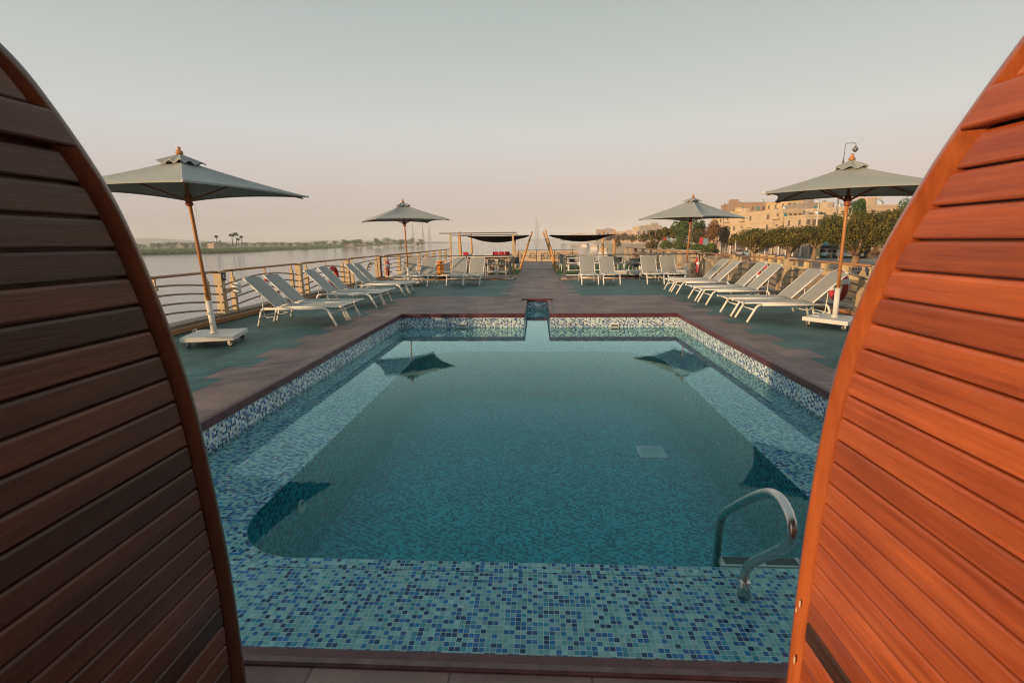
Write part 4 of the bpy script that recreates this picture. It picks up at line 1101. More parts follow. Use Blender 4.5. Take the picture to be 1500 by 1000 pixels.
def tree(name,label,px,ytop,ybot,wpx,Y,zg,mat_,seed,kind='round',n=1600,leaf=.22,group=None,cat='tree'):
    rnd=random.Random(seed); b=at(px,(ytop+ybot)/2,Y); top=at(px,ytop,Y).z; bot=at(px,ybot,Y).z; w=wpx/725*Y*.98/2
    g=Vector((b.x,Y,zg)); t=thing(name,label,cat,g,0,group); H=top-zg; h0=bot-zg; ch_=(H-h0)
    blobs=[]
    if kind=='ficus':
        blobs=[((0,0,h0+ch_*.55),(w*1.02,w*.85,ch_*.45)),((-w*.35,0,h0+ch_*.6),(w*.66,w*.7,ch_*.40)),((w*.35,0,h0+ch_*.6),(w*.66,w*.7,ch_*.40))]
        for k in range(9):
            A=k*.7+rnd.random(); q=rnd.uniform(.45,.70); blobs.append(((math.cos(A)*w*q,math.sin(A)*w*q*.8,h0+ch_*rnd.uniform(.42,.66)),(w*.36,w*.36,ch_*.33)))
        blobs.append(((0,0,h0+ch_*.22),(w*.5,w*.45,ch_*.24)))
    elif kind=='loose':
        for k in range(16):
            A=k*2.4+rnd.random()*.6; q=rnd.uniform(.2,.85); blobs.append(((math.cos(A)*w*q,math.sin(A)*w*q,h0+ch_*rnd.uniform(.2,.88)*(1-.25*q)),(w*rnd.uniform(.18,.30),w*rnd.uniform(.18,.3),ch_*rnd.uniform(.10,.17))))
    else:
        for k in range(11):
            A=k*2.4+rnd.random()*.6; q=rnd.uniform(0,.62); blobs.append(((math.cos(A)*w*q,math.sin(A)*w*q,h0+ch_*rnd.uniform(.25,.80)*(1-.2*q)),(w*rnd.uniform(.32,.46),w*rnd.uniform(.32,.46),ch_*rnd.uniform(.20,.32))))
        blobs.append(((0,0,h0+ch_*.5),(w*.6,w*.6,ch_*.42)))
    crown_mesh('crown',blobs,n,leaf,mat_,seed,t)
    m=MB(); tr=max(.10,w*.10) if kind!='bush' else .05
    lean=rnd.uniform(-.1,.1)*H if kind!='bush' else 0
    fk=Vector((lean,0,h0*.75+.02)); m.tube([(0,0,-.1),fk*.5+Vector((lean*.2,0,0)),fk],[tr*1.25,tr,tr*.85],8)
    for k in range(5):
        A=k*1.3+rnd.random(); e=Vector((math.cos(A)*w*.55,math.sin(A)*w*.5,h0+ch_*rnd.uniform(.3,.7))); mid=fk.lerp(e,.5)+Vector((0,0,-.1*ch_)); m.tube([fk,mid,e],[tr*.7,tr*.4,tr*.12],6)
    m.build('trunk',M_bark,t); return t
G_=-2.45
tree('ficus_tree','clipped round ficus with pale trunk, leftmost of the promenade row beside the parked cars',1110,333,367,66,92,G_,M_ficus,1,'ficus',7000,.30,'clipped ficus trees on the promenade')
tree('ficus_tree','clipped ficus with funnel shaped underside, second from left in the promenade row',1158,330,366,62,86,G_,M_ficus,2,'ficus',7000,.30,'clipped ficus trees on the promenade')
tree('ficus_tree','smaller clipped ficus touching the teal shop awning',1196,329,358,54,84,G_,M_ficus,3,'ficus',5000,.30,'clipped ficus trees on the promenade')
tree('ficus_tree','large spreading ficus with thick forked trunk beside the near right parasol pole',1256,307,368,104,64,G_,M_ficus,4,'ficus',15000,.24,'clipped ficus trees on the promenade')
tree('ficus_tree','large ficus at the far right partly behind the orange cabana chair',1325,303,372,90,60,G_,M_ficus,5,'ficus',15000,.24,'clipped ficus trees on the promenade')
tree('green_tree','dark green treetop rising behind the promenade ficus under the roof sign',1258,291,325,28,100,G_,M_green,6,'round',2600,.34)
tree('green_tree','tall dark treetop at the right behind the orange cabana chair',1325,288,330,44,95,G_,M_green,7,'round',1600,.26)
tree('dry_shrub','dry brown shrub under the large ficus trees',1290,352,385,40,58,G_,M_rust,8,'loose',900,.14,None,'shrub')
tree('acacia_tree','loose olive acacia at the left end of the tree group behind the beach',962,328,356,46,150,-2.6,M_olive,9,'loose',3200,.40)
tree('acacia_tree','feathery olive tree standing left of the tall dark green tree',982,326,357,34,142,-2.6,M_olive,10,'loose',3000,.38)
tree('green_tree','tallest dark green tree, just left of the far right parasol pole',1000,317,356,34,132,-2.6,M_green,11,'round',3600,.36)
tree('green_tree','green topped tree just right of the far right parasol pole',1024,315,350,26,140,-2.6,M_green,12,'round',2800,.36)
tree('olive_tree','brownish olive tree right of the far right parasol pole',1021,332,358,34,128,-2.6,M_olive,13,'round',2800,.36)
tree('rust_tree','rusty orange leaved tree left of the yellow buildings',1044,321,356,34,120,-2.6,M_rust,14,'round',3400,.34)
tree('green_tree','dark green tree between the rusty tree and the yellow buildings',1061,330,358,24,124,-2.6,M_olive,15,'round',2600,.34)
tree('olive_tree','low rounded tree left of the ficus row',1075,341,360,24,112,-2.6,M_ficus,16,'round',2200,.32)
for i,(px,yt,yb,w,Y,l) in enumerate(((955,351,366,22,125,'brownish low bush at the left end of the bush row above the beach'),(975,352,367,26,118,'olive low bush second from left above the beach'),(998,350,371,36,106,'bright green wide bush left of the far right parasol pole'),(1020,356,373,26,100,'dull bush right of the far right parasol pole'),(1036,356,375,36,92,'rounded green bush beside the shore railing corner'))):
    tree('bush',l,px,yt,yb,w,Y,at(px,yb,Y).z-.15,M_bush if i!=0 else M_olive,20+i,'bush',3000,.26,'bushes above the beach','bush')
for i,(px,yt,yb,w,Y,mt,l) in enumerate(((905,344,362,14,235,M_olive,'dark upright tree on the shore just right of the upright masts'),(927,342,354,26,330,M_ficus,'broad low tree at the back of the beach, left one'),(943,344,354,24,300,M_ficus,'broad low tree at the back of the beach, right one'),(914,341,352,16,430,M_olive,'pale tree far behind the beach'),(893,342,352,18,520,M_olive,'hazy tree on the shore above the right sail'),
     (874,343,352,16,640,M_green,'hazy tree on the far shore above the middle of the right sail'),(858,345,352,16,900,M_green,'small hazy far shore tree left of the right sail centre'),(842,346,352,14,1200,M_green,'very faint tree on the far right shore'),(826,347,352.5,14,1600,M_green,'faintest tree on the far right shore beside the mast'))):
    tree('shore_tree',l,px,yt,yb,w,Y,at(px,yb,Y).z-.4,mt,40+i,'round',500,Y/725*2.0)
# river side vegetation
lb=RW+1.6
def doum(px,ytop,ybot,Y,label,seed):
    b=at(px,ybot,Y); H=at(px,ytop,Y).z-b.z; t=thing('palm_tree',label,'palm tree',(b.x,Y,b.z),0,'palms on the river bank'); rnd=random.Random(seed)
    m=MB(); m.tube([(0,0,0),(.3,0,H*.5),(0,0,H*.92)],[.45,.35,.3],6); m.build('trunk',M_palm,t)
    vs=[];fs=[]
    for k in range(70):
        A=rnd.uniform(0,6.28); el=rnd.uniform(-.6,1.0); l=H*rnd.uniform(.17,.27); d=Vector((math.cos(A)*math.cos(el),math.sin(A)*math.cos(el),math.sin(el)))
        s=Vector((-math.sin(A),math.cos(A),0))*.35; p=Vector((0,0,H*.90)); i0=len(vs); q=p+d*l*.6; e=p+d*l+Vector((0,0,-.35*l))
        vs+=[p-s*.3,p+s*.3,q+s,e,q-s]; fs.append((i0,i0+1,i0+2,i0+3,i0+4))
    me=bpy.data.meshes.new('crown'); me.from_pydata([tuple(v) for v in vs],[],fs); me.materials.append(M_palm); o=bpy.data.objects.new('crown',me); COL.objects.link(o); o.parent=t
for a in ((318,345,358,560,'lone palm on the river bank left of the palm group',1),(322.5,352,358,560,'short palm beside the lone palm',2),(341,342.5,360,545,'left tall palm of the group on the river bank',3),(347,341,360,545,'tallest palm in the middle of the group on the river bank',4),(354.5,345.5,360,545,'right leafy palm of the group on the river bank',5),(350,349,360,542,'short palm low in the middle of the group',6)): doum(*a)
tree('thicket_tree','rounded dark tree on the river bank left of the far left parasol',505,349,358,13,900,lb,M_green,60,'round',600,1.2)
tree('thicket_tree','smaller dark tree beside the rounded one on the river bank',490,352,358,7,880,lb,M_green,61,'round',300,1.0)
for i,(px,w) in enumerate(((567,16),(577,14),(588,18),(603,16),(617,14),(527,10),(551,9))):
    tree('thicket_tree',['clump','tall clump','dark clump','wide clump','low clump','small bush','thin bush'][i]+' of trees on the point of the left bank, '+['first','second','third by the parasol pole','fourth','last','apart to the left','halfway between bush and point'][i],px,347.5+(i%3)*1.2,356.5,w,1250 if i<5 else 1000,lb,M_green,70+i,'round',420,1.8)
rnd=random.Random(5)
far_names=[]
base=None
for i in range(74):
    px=170+i*6.2+rnd.uniform(-5,5); Y=rnd.uniform(850,1600); hor=352-.0106*(px-787)
    b=at(px,hor+4,Y)
    if base is None:
        base=tree('field_tree','small hazy tree in the fields of the far left bank',px,hor-3.5,hor+4,12,Y,lb,M_green,90,'round',260,2.2,'hazy trees in the fields beyond the river')
    else:
        s=rnd.uniform(.35,.95); dup(base,(b.x,Y,lb),rnd.uniform(0,6),'small hazy tree in the fields of the far left bank',(s*rnd.uniform(1.0,2.6),s*1.3,s))
# crops along the left bank
m=MB(); rnd=random.Random(9)
for i in range(len(shore)-2):
    a,b=shore[i],shore[i+1]; L_=(b-a).length; cnt=int(3400/(1+i*.35))
    for k in range(cnt):
        u=rnd.random(); dpt=rnd.random()**1.5*170+4; p=a.lerp(b,u)+Vector((-.75,.66,0))*dpt
        h=rnd.uniform(.8,2.6)*(1.4 if rnd.random()<.1 else 1); w=rnd.uniform(1.0,3.2); A=rnd.uniform(-.5,.5); z=RW+min(1.6,.4+dpt*.05)
        d=Vector((math.cos(A)*w/2,math.sin(A)*w/2,0)); m.face([p.xy.to_3d()+Vector((-d.x,-d.y,z-.2)),p.xy.to_3d()+Vector((d.x,d.y,z-.2)),p.xy.to_3d()+Vector((d.x*.5,d.y*.5+.5,z+h*.8)),p.xy.to_3d()+Vector((-d.x*.6,-d.y*.6+.3,z+h))])
m.build('reeds',M_reed)['kind']='stuff'
# hills
def hill(name,pts,Y,dep,label):
    m=MB(); vs=[];fs=[]; 
    for i,(px,y) in enumerate(pts):
        p=at(px,y,Y); q=at(px,358,Y); n_=[(q.x,Y-dep,RW+1.5),(p.x,Y,max(RW+2,p.z)),(q.x,Y+dep,RW+1.5)]; vs+=n_
    for i in range(len(pts)-1):
        a=i*3; fs+=[(a,a+3,a+4,a+1),(a+1,a+4,a+5,a+2)]
    m.raw(vs,fs,True); m.build(name,M_hill)['kind']='structure'
hill('hills',[(150,355),(185,351),(205,349),(225,348.5),(245,350),(270,351.5),(300,353),(345,355)],3300,300,'')
hill('hills',[(420,355.5),(450,353),(490,351.5),(520,352),(560,351.5),(600,352.5),(650,354)],4600,300,'')
hill('hills',[(700,353),(760,350.5),(800,349.5),(850,349),(900,348),(960,349),(1000,351)],5200,200,'')
# pylons
def pylon(px,yt,Y,label):
    b=at(px,355,Y); H=at(px,yt,Y).z-(RW+1); t=thing('pylon',label,'pylon',(b.x,Y,RW+1),0,'lattice pylons in the haze'); m=MB(); w=H*.07
    for sx in (-1,1):
        for sy in (-1,1): m.tube([(sx*w,sy*w,0),(sx*w*.25,sy*w*.25,H*.6),(0,0,H)],[H*.007]*2+[H*.005],4)
    for k in range(9):
        z=H*.07*k; f=w*(1-.75*k*.07/.6); g=w*(1-.75*(k+1)*.07/.6)
        for sy in (-1,1): m.tube([(-f,sy*f,z),(g,sy*g,z+H*.07)],H*.004,4); m.tube([(f,sy*f,z),(-g,sy*g,z+H*.07)],H*.004,4)
    m.build('lattice',M_grey,t)
    m=MB()
    for k in range(3): m.tube([(-H*(.10-.02*k),0,H*(.72+.1*k)),(H*(.10-.02*k),0,H*(.72+.1*k))],H*.006,4)
    m.build('crossarm',M_grey,t)
pylon(605.5,328,2300,'leftmost and shortest lattice pylon right of the far left parasol'); pylon(620,326,2200,'middle lattice pylon of the three by the far left parasol'); pylon(629.5,326,2200,'rightmost lattice pylon of the three by the far left parasol')
pylon(785.5,318,2000,'tall lattice pylon above the end of the walkway'); pylon(788.5,326,2600,'fainter lattice pylon just right of the tall one above the walkway')

# ------------------------------------------------------------------ BUILDINGS
def building(label,px0,px1,ytop,Y,depth,mat_,rz=0,wins=(3,5),zg=-2.5,parap=.5,winsz=(.9,1.3),bands=True,balc=0,seed=0):
    a=at(px0,ytop,Y); b=at(px1,ytop,Y); w=b.x-a.x; H=a.z-zg; t=thing('building',label,'building',((a.x+b.x)/2,Y,zg),rz); rnd=random.Random(seed)
    fl,nc=wins
    m=MB(); m.box((0,depth/2,H/2),(w,depth,H)); m.build('wall',mat_,t)
    m=MB()
    for (c,d) in (((0,0,H+.15),(w+.3,.25,parap)),((0,depth,H+.15),(w+.3,.25,parap)),((-w/2,depth/2,H+.15),(.25,depth-.26,parap)),((w/2,depth/2,H+.15),(.25,depth-.26,parap))): m.box(c,d)
    m.build('parapet',mat_,t)
    if bands:
        for k in range(1,fl): m=MB(); m.box((0,-.05,H*k/fl),(w+.1,.16,.16)); m.box((-w/2-.05,depth/2,H*k/fl),(.16,depth-.2,.16)); m.build('band',mat_,t)
    for k in range(fl):
        z=H*(k+.55)/fl
        for i in range(nc):
            if rnd.random()<.25: continue
            x=-w/2+w*(i+.5)/nc
            if balc and (i+k)%balc==0:
                m=MB(); m.box((x,-.45,z-.75),(w/nc*.82,.9,.12)); m.box((x,-.88,z-.35),(w/nc*.82,.08,.75)); m.box((x-w/nc*.38,-.45,z-.35),(.08,.78,.75)); m.box((x+w/nc*.38,-.45,z-.35),(.08,.78,.75)); m.build('balcony',mat_,t)
            m=MB(); m.box((x,-.02,z),(winsz[0]+.24,.10,winsz[1]+.24)); f=m.build('window',M_cream if rnd.random()<.5 else mat_,t)
            m=MB(); m.box((x,-.05,z),(winsz[0],.08,winsz[1])); m.build('pane',M_bwin if rnd.random()<.8 else M_tealp,f)
        ns=max(1,int(depth/4.2))
        for i in range(ns):
            y=depth*(i+.5)/ns
            if rnd.random()<.15: continue
            if balc and i%2==0:
                m=MB(); m.box((-w/2-.45,y,z-.75),(.9,2.8,.12)); m.box((-w/2-.88,y,z-.35),(.08,2.8,.75)); m.box((-w/2-.45,y-1.36,z-.35),(.78,.08,.75)); m.build('balcony',mat_,t)
            m=MB(); m.box((-w/2-.02,y,z),(.10,winsz[0]+.3,winsz[1]+.2)); f=m.build('window',M_cream if rnd.random()<.4 else mat_,t)
            m=MB(); m.box((-w/2-.05,y,z),(.08,winsz[0]+.05,winsz[1])); m.build('pane',M_bwin,f)
    # roof clutter
    for k in range(3):
        x,y=rnd.uniform(-.35,.35)*w,depth*rnd.uniform(.1,.6); m=MB()
        if k==0: m.box((x,y,H+1.0),(w*.22,3,2.0)); m.build('roof_room',mat_,t)
        elif k==1: m.lathe([(.6,0),(.6,1.0),(.4,1.2)],(x,y,H+.01),10); m.build('water_tank',M_grw,t)
        else: m.lathe([(.02,-.03),(.5,.08),(.55,.16)],(0,0,0),12,Matrix.Translation((x,1.2,H+.9))@Matrix.Rotation(R_(60),4,'X')); m.tube([(x,1.2,H),(x,1.2,H+.9)],.05,6); m.build('satellite_dish',M_plast,t)
    return t
building('low yellow house at the left end of the town, right of the rusty tree',1058,1078,320,170,10,M_gold,0,(3,3),seed=1)
building('tall cream house with narrow windows under a brick top storey, behind the yellow house',1074,1094,312,182,12,M_gold,R_(4),(4,4),winsz=(.6,1.5),seed=2)
building('red brick unfinished block at the top of the town',1076,1130,298,200,16,M_brick,R_(-3),(4,7),bands=False,seed=3)
building('long cream apartment block with balconies facing the river',1146,1177,309.5,140,34,M_cream,R_(9),(4,4),parap=.9,balc=2,seed=4)
building('dusty pink infill house left of the long apartment block',1100,1122,320,172,12,M_pink,R_(3),(4,3),balc=2,seed=5)
building('yellow topped apartment block behind the near right parasol',1153,1182,294,180,14,M_gold,R_(4),(5,4),seed=6)
building('grey apartment block behind the near right parasol, right of the yellow one',1182,1222,299,168,14,M_grw,R_(3),(5,5),balc=3,seed=7)
building('small cream house with flat roof right of the long apartment block',1180,1206,317,128,9,M_cream,R_(5),(3,3),seed=8)
building('pale house behind the large ficus',1212,1250,306,134,10,M_cream,R_(5),(4,4),seed=9)
building('sand coloured house under the roof sign',1262,1318,303,120,12,M_cream,R_(5),(4,5),winsz=(.8,1.0),seed=10)
# roof sign (illegible letters)
p0=at(1249,290.5,121); p1=at(1292,289,121); t=thing('roof_sign','small golden rooftop letter sign behind the near right parasol','sign',((p0.x+p1.x)/2,121,p0.z)); wS=p1.x-p0.x; rnd=random.Random(3)
m=MB(); x=-wS/2
while x<wS/2:
    w=rnd.uniform(.25,.5); h=rnd.uniform(.45,.8); m.box((x,0,0),(w*.3,.08,h)); m.box((x+w*.3,0,rnd.choice((-1,0,1))*h*.35),(w*.6,.08,h*.25)); x+=w*1.25
m.build('letters',M_balu,t); m=MB(); m.box((0,.08,-.45),(wS,.05,.06)); 
for k in range(7): m.box((-wS/2+wS*k/6,.08,-1.6),(.06,.05,2.3))
m.build('support',M_grey,t)
# colonnaded wall
A_=at(1046,360,142); B_=at(1206,360,104); d=(B_-A_); d.z=0; L_=d.length; rz=math.atan2(d.y,d.x)
t=thing('colonnade_wall','long grey wall with slim pale columns behind the promenade trees','wall',(A_.x,A_.y,-2.5),rz)
m=MB(); m.box((L_/2,.4,1.75),(L_,.3,3.5)); m.build('wall_panel',M_grw,t)
m=MB(); m.box((L_/2,.3,3.55),(L_+.4,.8,.12)); m.build('coping',M_grw,t)
for k in range(17):
    x=L_*(k+.5)/17; m=MB(); m.lathe([(.26,0),(.26,.2),(.17,.25),(.15,3.1),(.24,3.25),(.24,3.48)],(x,-.25,0),10); m.build('column',M_white if k%5 else M_cream,t)
# shop
C_=at(1190,360,101); D_=at(1275,360,96)
t=thing('shop','dark open shop front with teal awning and golden pillar beside the white vans','shop',(C_.x,C_.y,-2.5),math.atan2(D_.y-C_.y,D_.x-C_.x)); w=(D_-C_).xy.length
m=MB(); m.box((w/2,4.5,2.0),(w,.3,4.0)); m.box((0,2.5,2.0),(.3,4.0,4.0)); m.box((w,2.5,2.0),(.3,4.0,4.0)); m.box((w/2,2.3,4.1),(w+.3,5,.2)); m.build('wall',M_winm,t)
m=MB(); m.rbox((.75,-.05,1.75),(1.3,.5,3.5),.03); m.build('pillar',M_balu,t)
m=MB(); vs=[(1.5,-1.3,2.85),(w,-1.3,2.85),(w,.6,3.6),(1.5,.6,3.6)]; vs+=[(x,y,z-.08) for x,y,z in vs]; m.raw(vs,[(0,1,2,3),(7,6,5,4),(0,4,5,1),(1,5,6,2),(2,6,7,3),(3,7,4,0)]); m.box(((w+1.5)/2,-1.32,2.62),(w-1.5,.05,.42)); aw=m.build('awning',M_tealp,t)
m=MB(); rnd=random.Random(11)
for k in range(16):
    if k in (5,6,11): continue
    x=2.6+k*.42; m.box((x,-1.36,2.62),(.22,.02,.24)); 
m.build('lettering',M_winm,aw)
m=MB(); m.box((4.3,3.0,1.6),(2.4,.2,1.6)); m.build('display_panel',M_gold,t)

# ------------------------------------------------------------------ VEHICLES
def vehicle(name,label,cat,loc,rz,prof,wdt,paint,lower=None,wheels=(0,0),wr=.33,glass=None,taper=.84):
    t=thing(name,label,cat,loc,rz)
    n=len(prof); zt=max(p[1] for p in prof); zb=.95
    def yy(z): return wdt/2*(1 if z<zb else 1-(1-taper)*(z-zb)/(zt-zb))
    vs=[(x,-yy(z),z) for x,z in prof]+[(x,yy(z),z) for x,z in prof]
    m=MB(); m.raw(vs,[tuple(range(n))[::-1],tuple(range(n,2*n))]+[(i,(i+1)%n,n+(i+1)%n,n+i) for i in range(n)]); m.build('body',paint,t,None,.05)
    if lower:
        m=MB(); x0=min(p[0] for p in prof); x1=max(p[0] for p in prof); m.rbox(((x0+x1)/2,0,.52),(x1-x0+.04,wdt+.04,.34),.05); m.build('lower_panel',lower,t)
    for x in wheels:
        for s in (-1,1):
            m=MB(); m.lathe([(wr*.5,-.1),(wr,-.1),(wr,.1),(wr*.5,.1)],(0,0,0),18,Matrix.Translation((x,s*(wdt/2-.08),wr))@Matrix.Rotation(R_(90),4,'X')); w=m.build('wheel',M_black,t)
            m=MB(); m.lathe([(.0,-.105),(wr*.55,-.105),(wr*.55,.105),(.0,.105)],(0,0,0),14,Matrix.Translation((x,s*(wdt/2-.07),wr))@Matrix.Rotation(R_(90),4,'X')); m.build('rim',M_grey,w)
    for q in glass or []:
        kind,a,b,z0,z1=q
        if kind=='side':
            for s in (-1,1):
                m=MB(); y0,y1=s*(yy(z0)+.012),s*(yy(z1)+.012); m.face([(a,y0,z0),(b,y0,z0),(b-.06,y1,z1),(a+.06,y1,z1)]); 
                v=[(a,y0,z0),(b,y0,z0),(b-.06,y1,z1),(a+.06,y1,z1)]; m=MB(); m.raw(v+[(x,y-s*.02,z) for x,y,z in v],[(0,1,2,3),(7,6,5,4),(0,4,5,1),(1,5,6,2),(2,6,7,3),(3,7,4,0)]); m.build('side_window',M_glass,t)
        else:
            x0,x1=a,b; o=.015 if x0>=x1 else -.015; sg=1 if kind=='front' else -1
            v=[(x0+sg*.02,-yy(z0)*.9,z0),(x0+sg*.02,yy(z0)*.9,z0),(x1+sg*.02,yy(z1)*.86,z1),(x1+sg*.02,-yy(z1)*.86,z1)]
            m=MB(); m.raw(v+[(x-sg*.03,y,z) for x,y,z in v],[(0,1,2,3),(7,6,5,4),(0,4,5,1),(1,5,6,2),(2,6,7,3),(3,7,4,0)]); m.build('windscreen' if kind=='front' else 'rear_window',M_glass,t)
    xm=max(p[0] for p in prof); xn=min(p[0] for p in prof)
    for s in (-1,1):
        m=MB(); m.lathe([(0,0),(.09,0),(.09,.03),(0,.04)],(0,0,0),10,Matrix.Translation((xm-.005,s*wdt*.36,.72))@Matrix.Rotation(R_(90),4,'Y')); m.build('headlight',M_plast,t)
        m=MB(); m.box((xn-.01,s*wdt*.42,.78),(.03,.12,.22)); m.build('tail_light',M_red,t)
    return t
G2=-2.50
M_vw=plain('van_white',(.70,.68,.62),.35,0,.05,3); M_cb=plain('car_blue',(.20,.32,.36),.3,0,.06,3); M_cp=plain('car_plum',(.07,.03,.05),.3,0,.06,3)
van=[(-2.1,.35),(2.0,.35),(2.12,.95),(1.75,1.75),(1.55,1.90),(-1.95,1.92),(-2.12,1.6),(-2.15,.6)]
vl=at(1214,376,101); vehicle('minibus','white minibus with teal lower stripe parked before the teal awning','minibus',(vl.x,101,G2),R_(205),van,1.7,M_vw,M_tealp,(-1.35,1.35),.32,[('side',-1.8,-.5,1.15,1.65),('side',-.4,.6,1.15,1.65),('side',.7,1.6,1.15,1.62),('front',2.06,1.78,1.08,1.72),('rear',-2.14,-2.05,1.1,1.65)])
pk=[(-2.2,.45),(2.2,.45),(2.25,1.0),(1.35,1.08),(.85,1.68),(-.9,1.70),(-2.15,1.65),(-2.25,1.0)]
pl=at(1243,377,99); vehicle('jeep','white off road car half hidden by the near right parasol pole','car',(pl.x,99,G2),R_(-20),pk,1.75,M_vw,None,(-1.4,1.4),.38,[('side',-1.9,-.95,1.12,1.55),('side',-.8,.1,1.12,1.55),('side',.2,.85,1.12,1.5),('front',1.33,.90,1.12,1.6),('rear',-2.24,-2.17,1.1,1.55)])
cr=[(-2.0,.3),(2.05,.3),(2.1,.75),(1.1,.92),(.45,1.38),(-.9,1.40),(-1.75,.98),(-2.1,.85)]
cl=at(1086,370,120); vehicle('parked_car','dark plum car parked under the leftmost ficus','car',(cl.x,120,G2),R_(-35),cr,1.65,M_cp,None,(-1.3,1.3),.31,[('side',-1.1,-.2,.98,1.30),('side',-.1,.55,.98,1.28),('front',1.08,.5,.98,1.34),('rear',-1.72,-.98,1.0,1.34)])
cl=at(1101,371,112); vehicle('parked_car','pale blue car parked right of the leftmost ficus trunk','car',(cl.x,112,G2),R_(-50),cr,1.65,M_cb,None,(-1.3,1.3),.31,[('side',-1.1,-.2,.98,1.30),('side',-.1,.55,.98,1.28),('front',1.08,.5,.98,1.34),('rear',-1.72,-.98,1.0,1.34)])
def moto(px,Y,rz,label):
    p=at(px,372,Y); t=thing('motorcycle',label,'motorcycle',(p.x,Y,G2),rz)
    for x in (-.62,.62): m=MB(); m.torus((x,0,.29),.25,.05,'Y',18,6); w=m.build('wheel',M_black,t); m=MB(); m.torus((x,0,.29),.10,.03,'Y',10,5); m.build('hub',M_grey,w)
    m=MB(); m.rbox((.12,0,.72),(.5,.24,.2),.05); m.build('fuel_tank',M_cp,t); m=MB(); m.rbox((-.38,0,.74),(.6,.24,.09),.03); m.build('seat',M_black,t)
    m=MB(); m.rbox((0,0,.40),(.42,.26,.32),.05); m.tube([(-.62,0,.29),(0,0,.45),(.3,0,.62)],.04,6); m.tube([(.62,0,.29),(.40,0,.85),(.34,0,1.0)],.035,6); m.build('frame',M_dark,t)
    m=MB(); m.tube([(.30,-.32,1.02),(.36,0,.98),(.30,.32,1.02)],.02,6); m.build('handlebar',M_grey,t)
moto(1135,104,R_(-30),'dark motorcycle in front of the pale columns, left of the other one'); moto(1146,103,R_(-60),'dark motorcycle in front of the pale columns, right one'); moto(1264,54,R_(20),'dark motorcycle behind the balustrade beside the large ficus trunk'); moto(1276,53,R_(40),'second motorcycle behind the balustrade, nearer the orange cabana chair')
# street poles
for i,(px,yt,Y,l) in enumerate(((1231,350,90,'thin white street pole left of the near right parasol pole'),(1062,297,125,'tall thin lamp post left of the yellow buildings'),(1078,352,110,'short pale post beside the parked plum car'),(1017,352,140,'short white post behind the bushes'),(1200,292,120,'tall pale mast in front of the grey apartment block'))):
    p=at(px,yt,Y); t=thing('street_pole',l,'pole',(p.x,Y,G2)); m=MB(); m.tube([(0,0,0),(0,0,p.z-G2)],[.12,.08],8); m.build('shaft',M_white if i!=1 else M_grey,t)
    m=MB(); m.lathe([(.22,0),(.22,.25),(.14,.3)],(0,0,0),10); m.build('base',M_grw,t)
# banners, kiosks behind the bushes
for px,Y,c,l in ((976,128,M_red,'small red and white hoarding behind the bushes'),(1030,112,M_red,'red and blue hoarding beside the rusty tree')):
    p=at(px,353,Y); t=thing('hoarding',l,'sign',(p.x,Y,p.z-1.0)); m=MB(); m.box((-.4,0,1.0),(.8,.08,1.6)); m.build('panel',c,t); m=MB(); m.box((.5,.0,.9),(.9,.08,1.4)); m.build('panel',M_cb,t)
    m=MB(); m.box((-.7,.1,.0),(.08,.08,2)); m.box((.8,.1,.0),(.08,.08,2)); m.build('post',M_white,t)
# neighbouring jetty awning and moored boats
p=at(968,367,80); t=thing('jetty_awning','flat cream jetty awning with scalloped dark trim beyond the right cross railing','awning',(p.x,80,p.z-2.6))
m=MB(); m.rbox((0,0,2.6),(9.5,9,.10),.03); m.build('roof',M_cream,t)
m=MB()
for k in range(22): m.torus((-4.6+k*.44,-4.55,2.54),.20,.045,'Y',10,5,PI,2*PI)
m.build('scalloped_trim',M_winm,t)
for x in (-4.4,-1.5,1.5,4.4):
    for y in (-4.2,4.2): m=MB(); m.box((x,y,.2),(.14,.14,4.7)); m.build('post',M_cream,t)
m=MB(); m.box((0,0,-2.2),(11,10,.4)); m.build('pontoon',M_grw,t)
def boat(px,y,Y,L_,label,rz):
    p=at(px,y,Y); t=thing('river_boat',label,'boat',(p.x,Y,RW),rz,'boats moored along the right shore'); h=2.4; w=L_*.13
    m=MB(); m.prism([(-L_/2,-w),(L_*.36,-w),(L_/2,0),(L_*.36,w),(-L_/2,w)],-.3,h); m.build('hull',M_white,t)
    m=MB(); m.rbox((-L_*.05,0,h+1.2),(L_*.75,w*1.7,2.4),.1); c=m.build('cabin',M_cream,t)
    m=MB()
    for k in range(10):
        for s in (-1,1): m.box((-L_*.38+k*L_*.07,s*w*.855,h+1.4),(L_*.045,.05,1.0))
    m.build('window_row',M_winm,c)
    m=MB(); m.rbox((-L_*.05,0,h+4.9),(L_*.6,w*1.6,.15),.05); 
    for sx in (-.3,-.1,.1,.24):
        for s in (-1,1): m.box((sx*L_,s*w*.75,h+3.6),(.12,.12,2.5))
    m.build('sun_canopy',M_cream,t)
boat(884,361,330,22,'small white boat moored below the right sail, nearest of the moored boats',R_(80)); boat(872,358,520,26,'white boat moored behind the right black sail',R_(78)); boat(858,356,760,32,'distant moored boat left of the upright masts',R_(76))
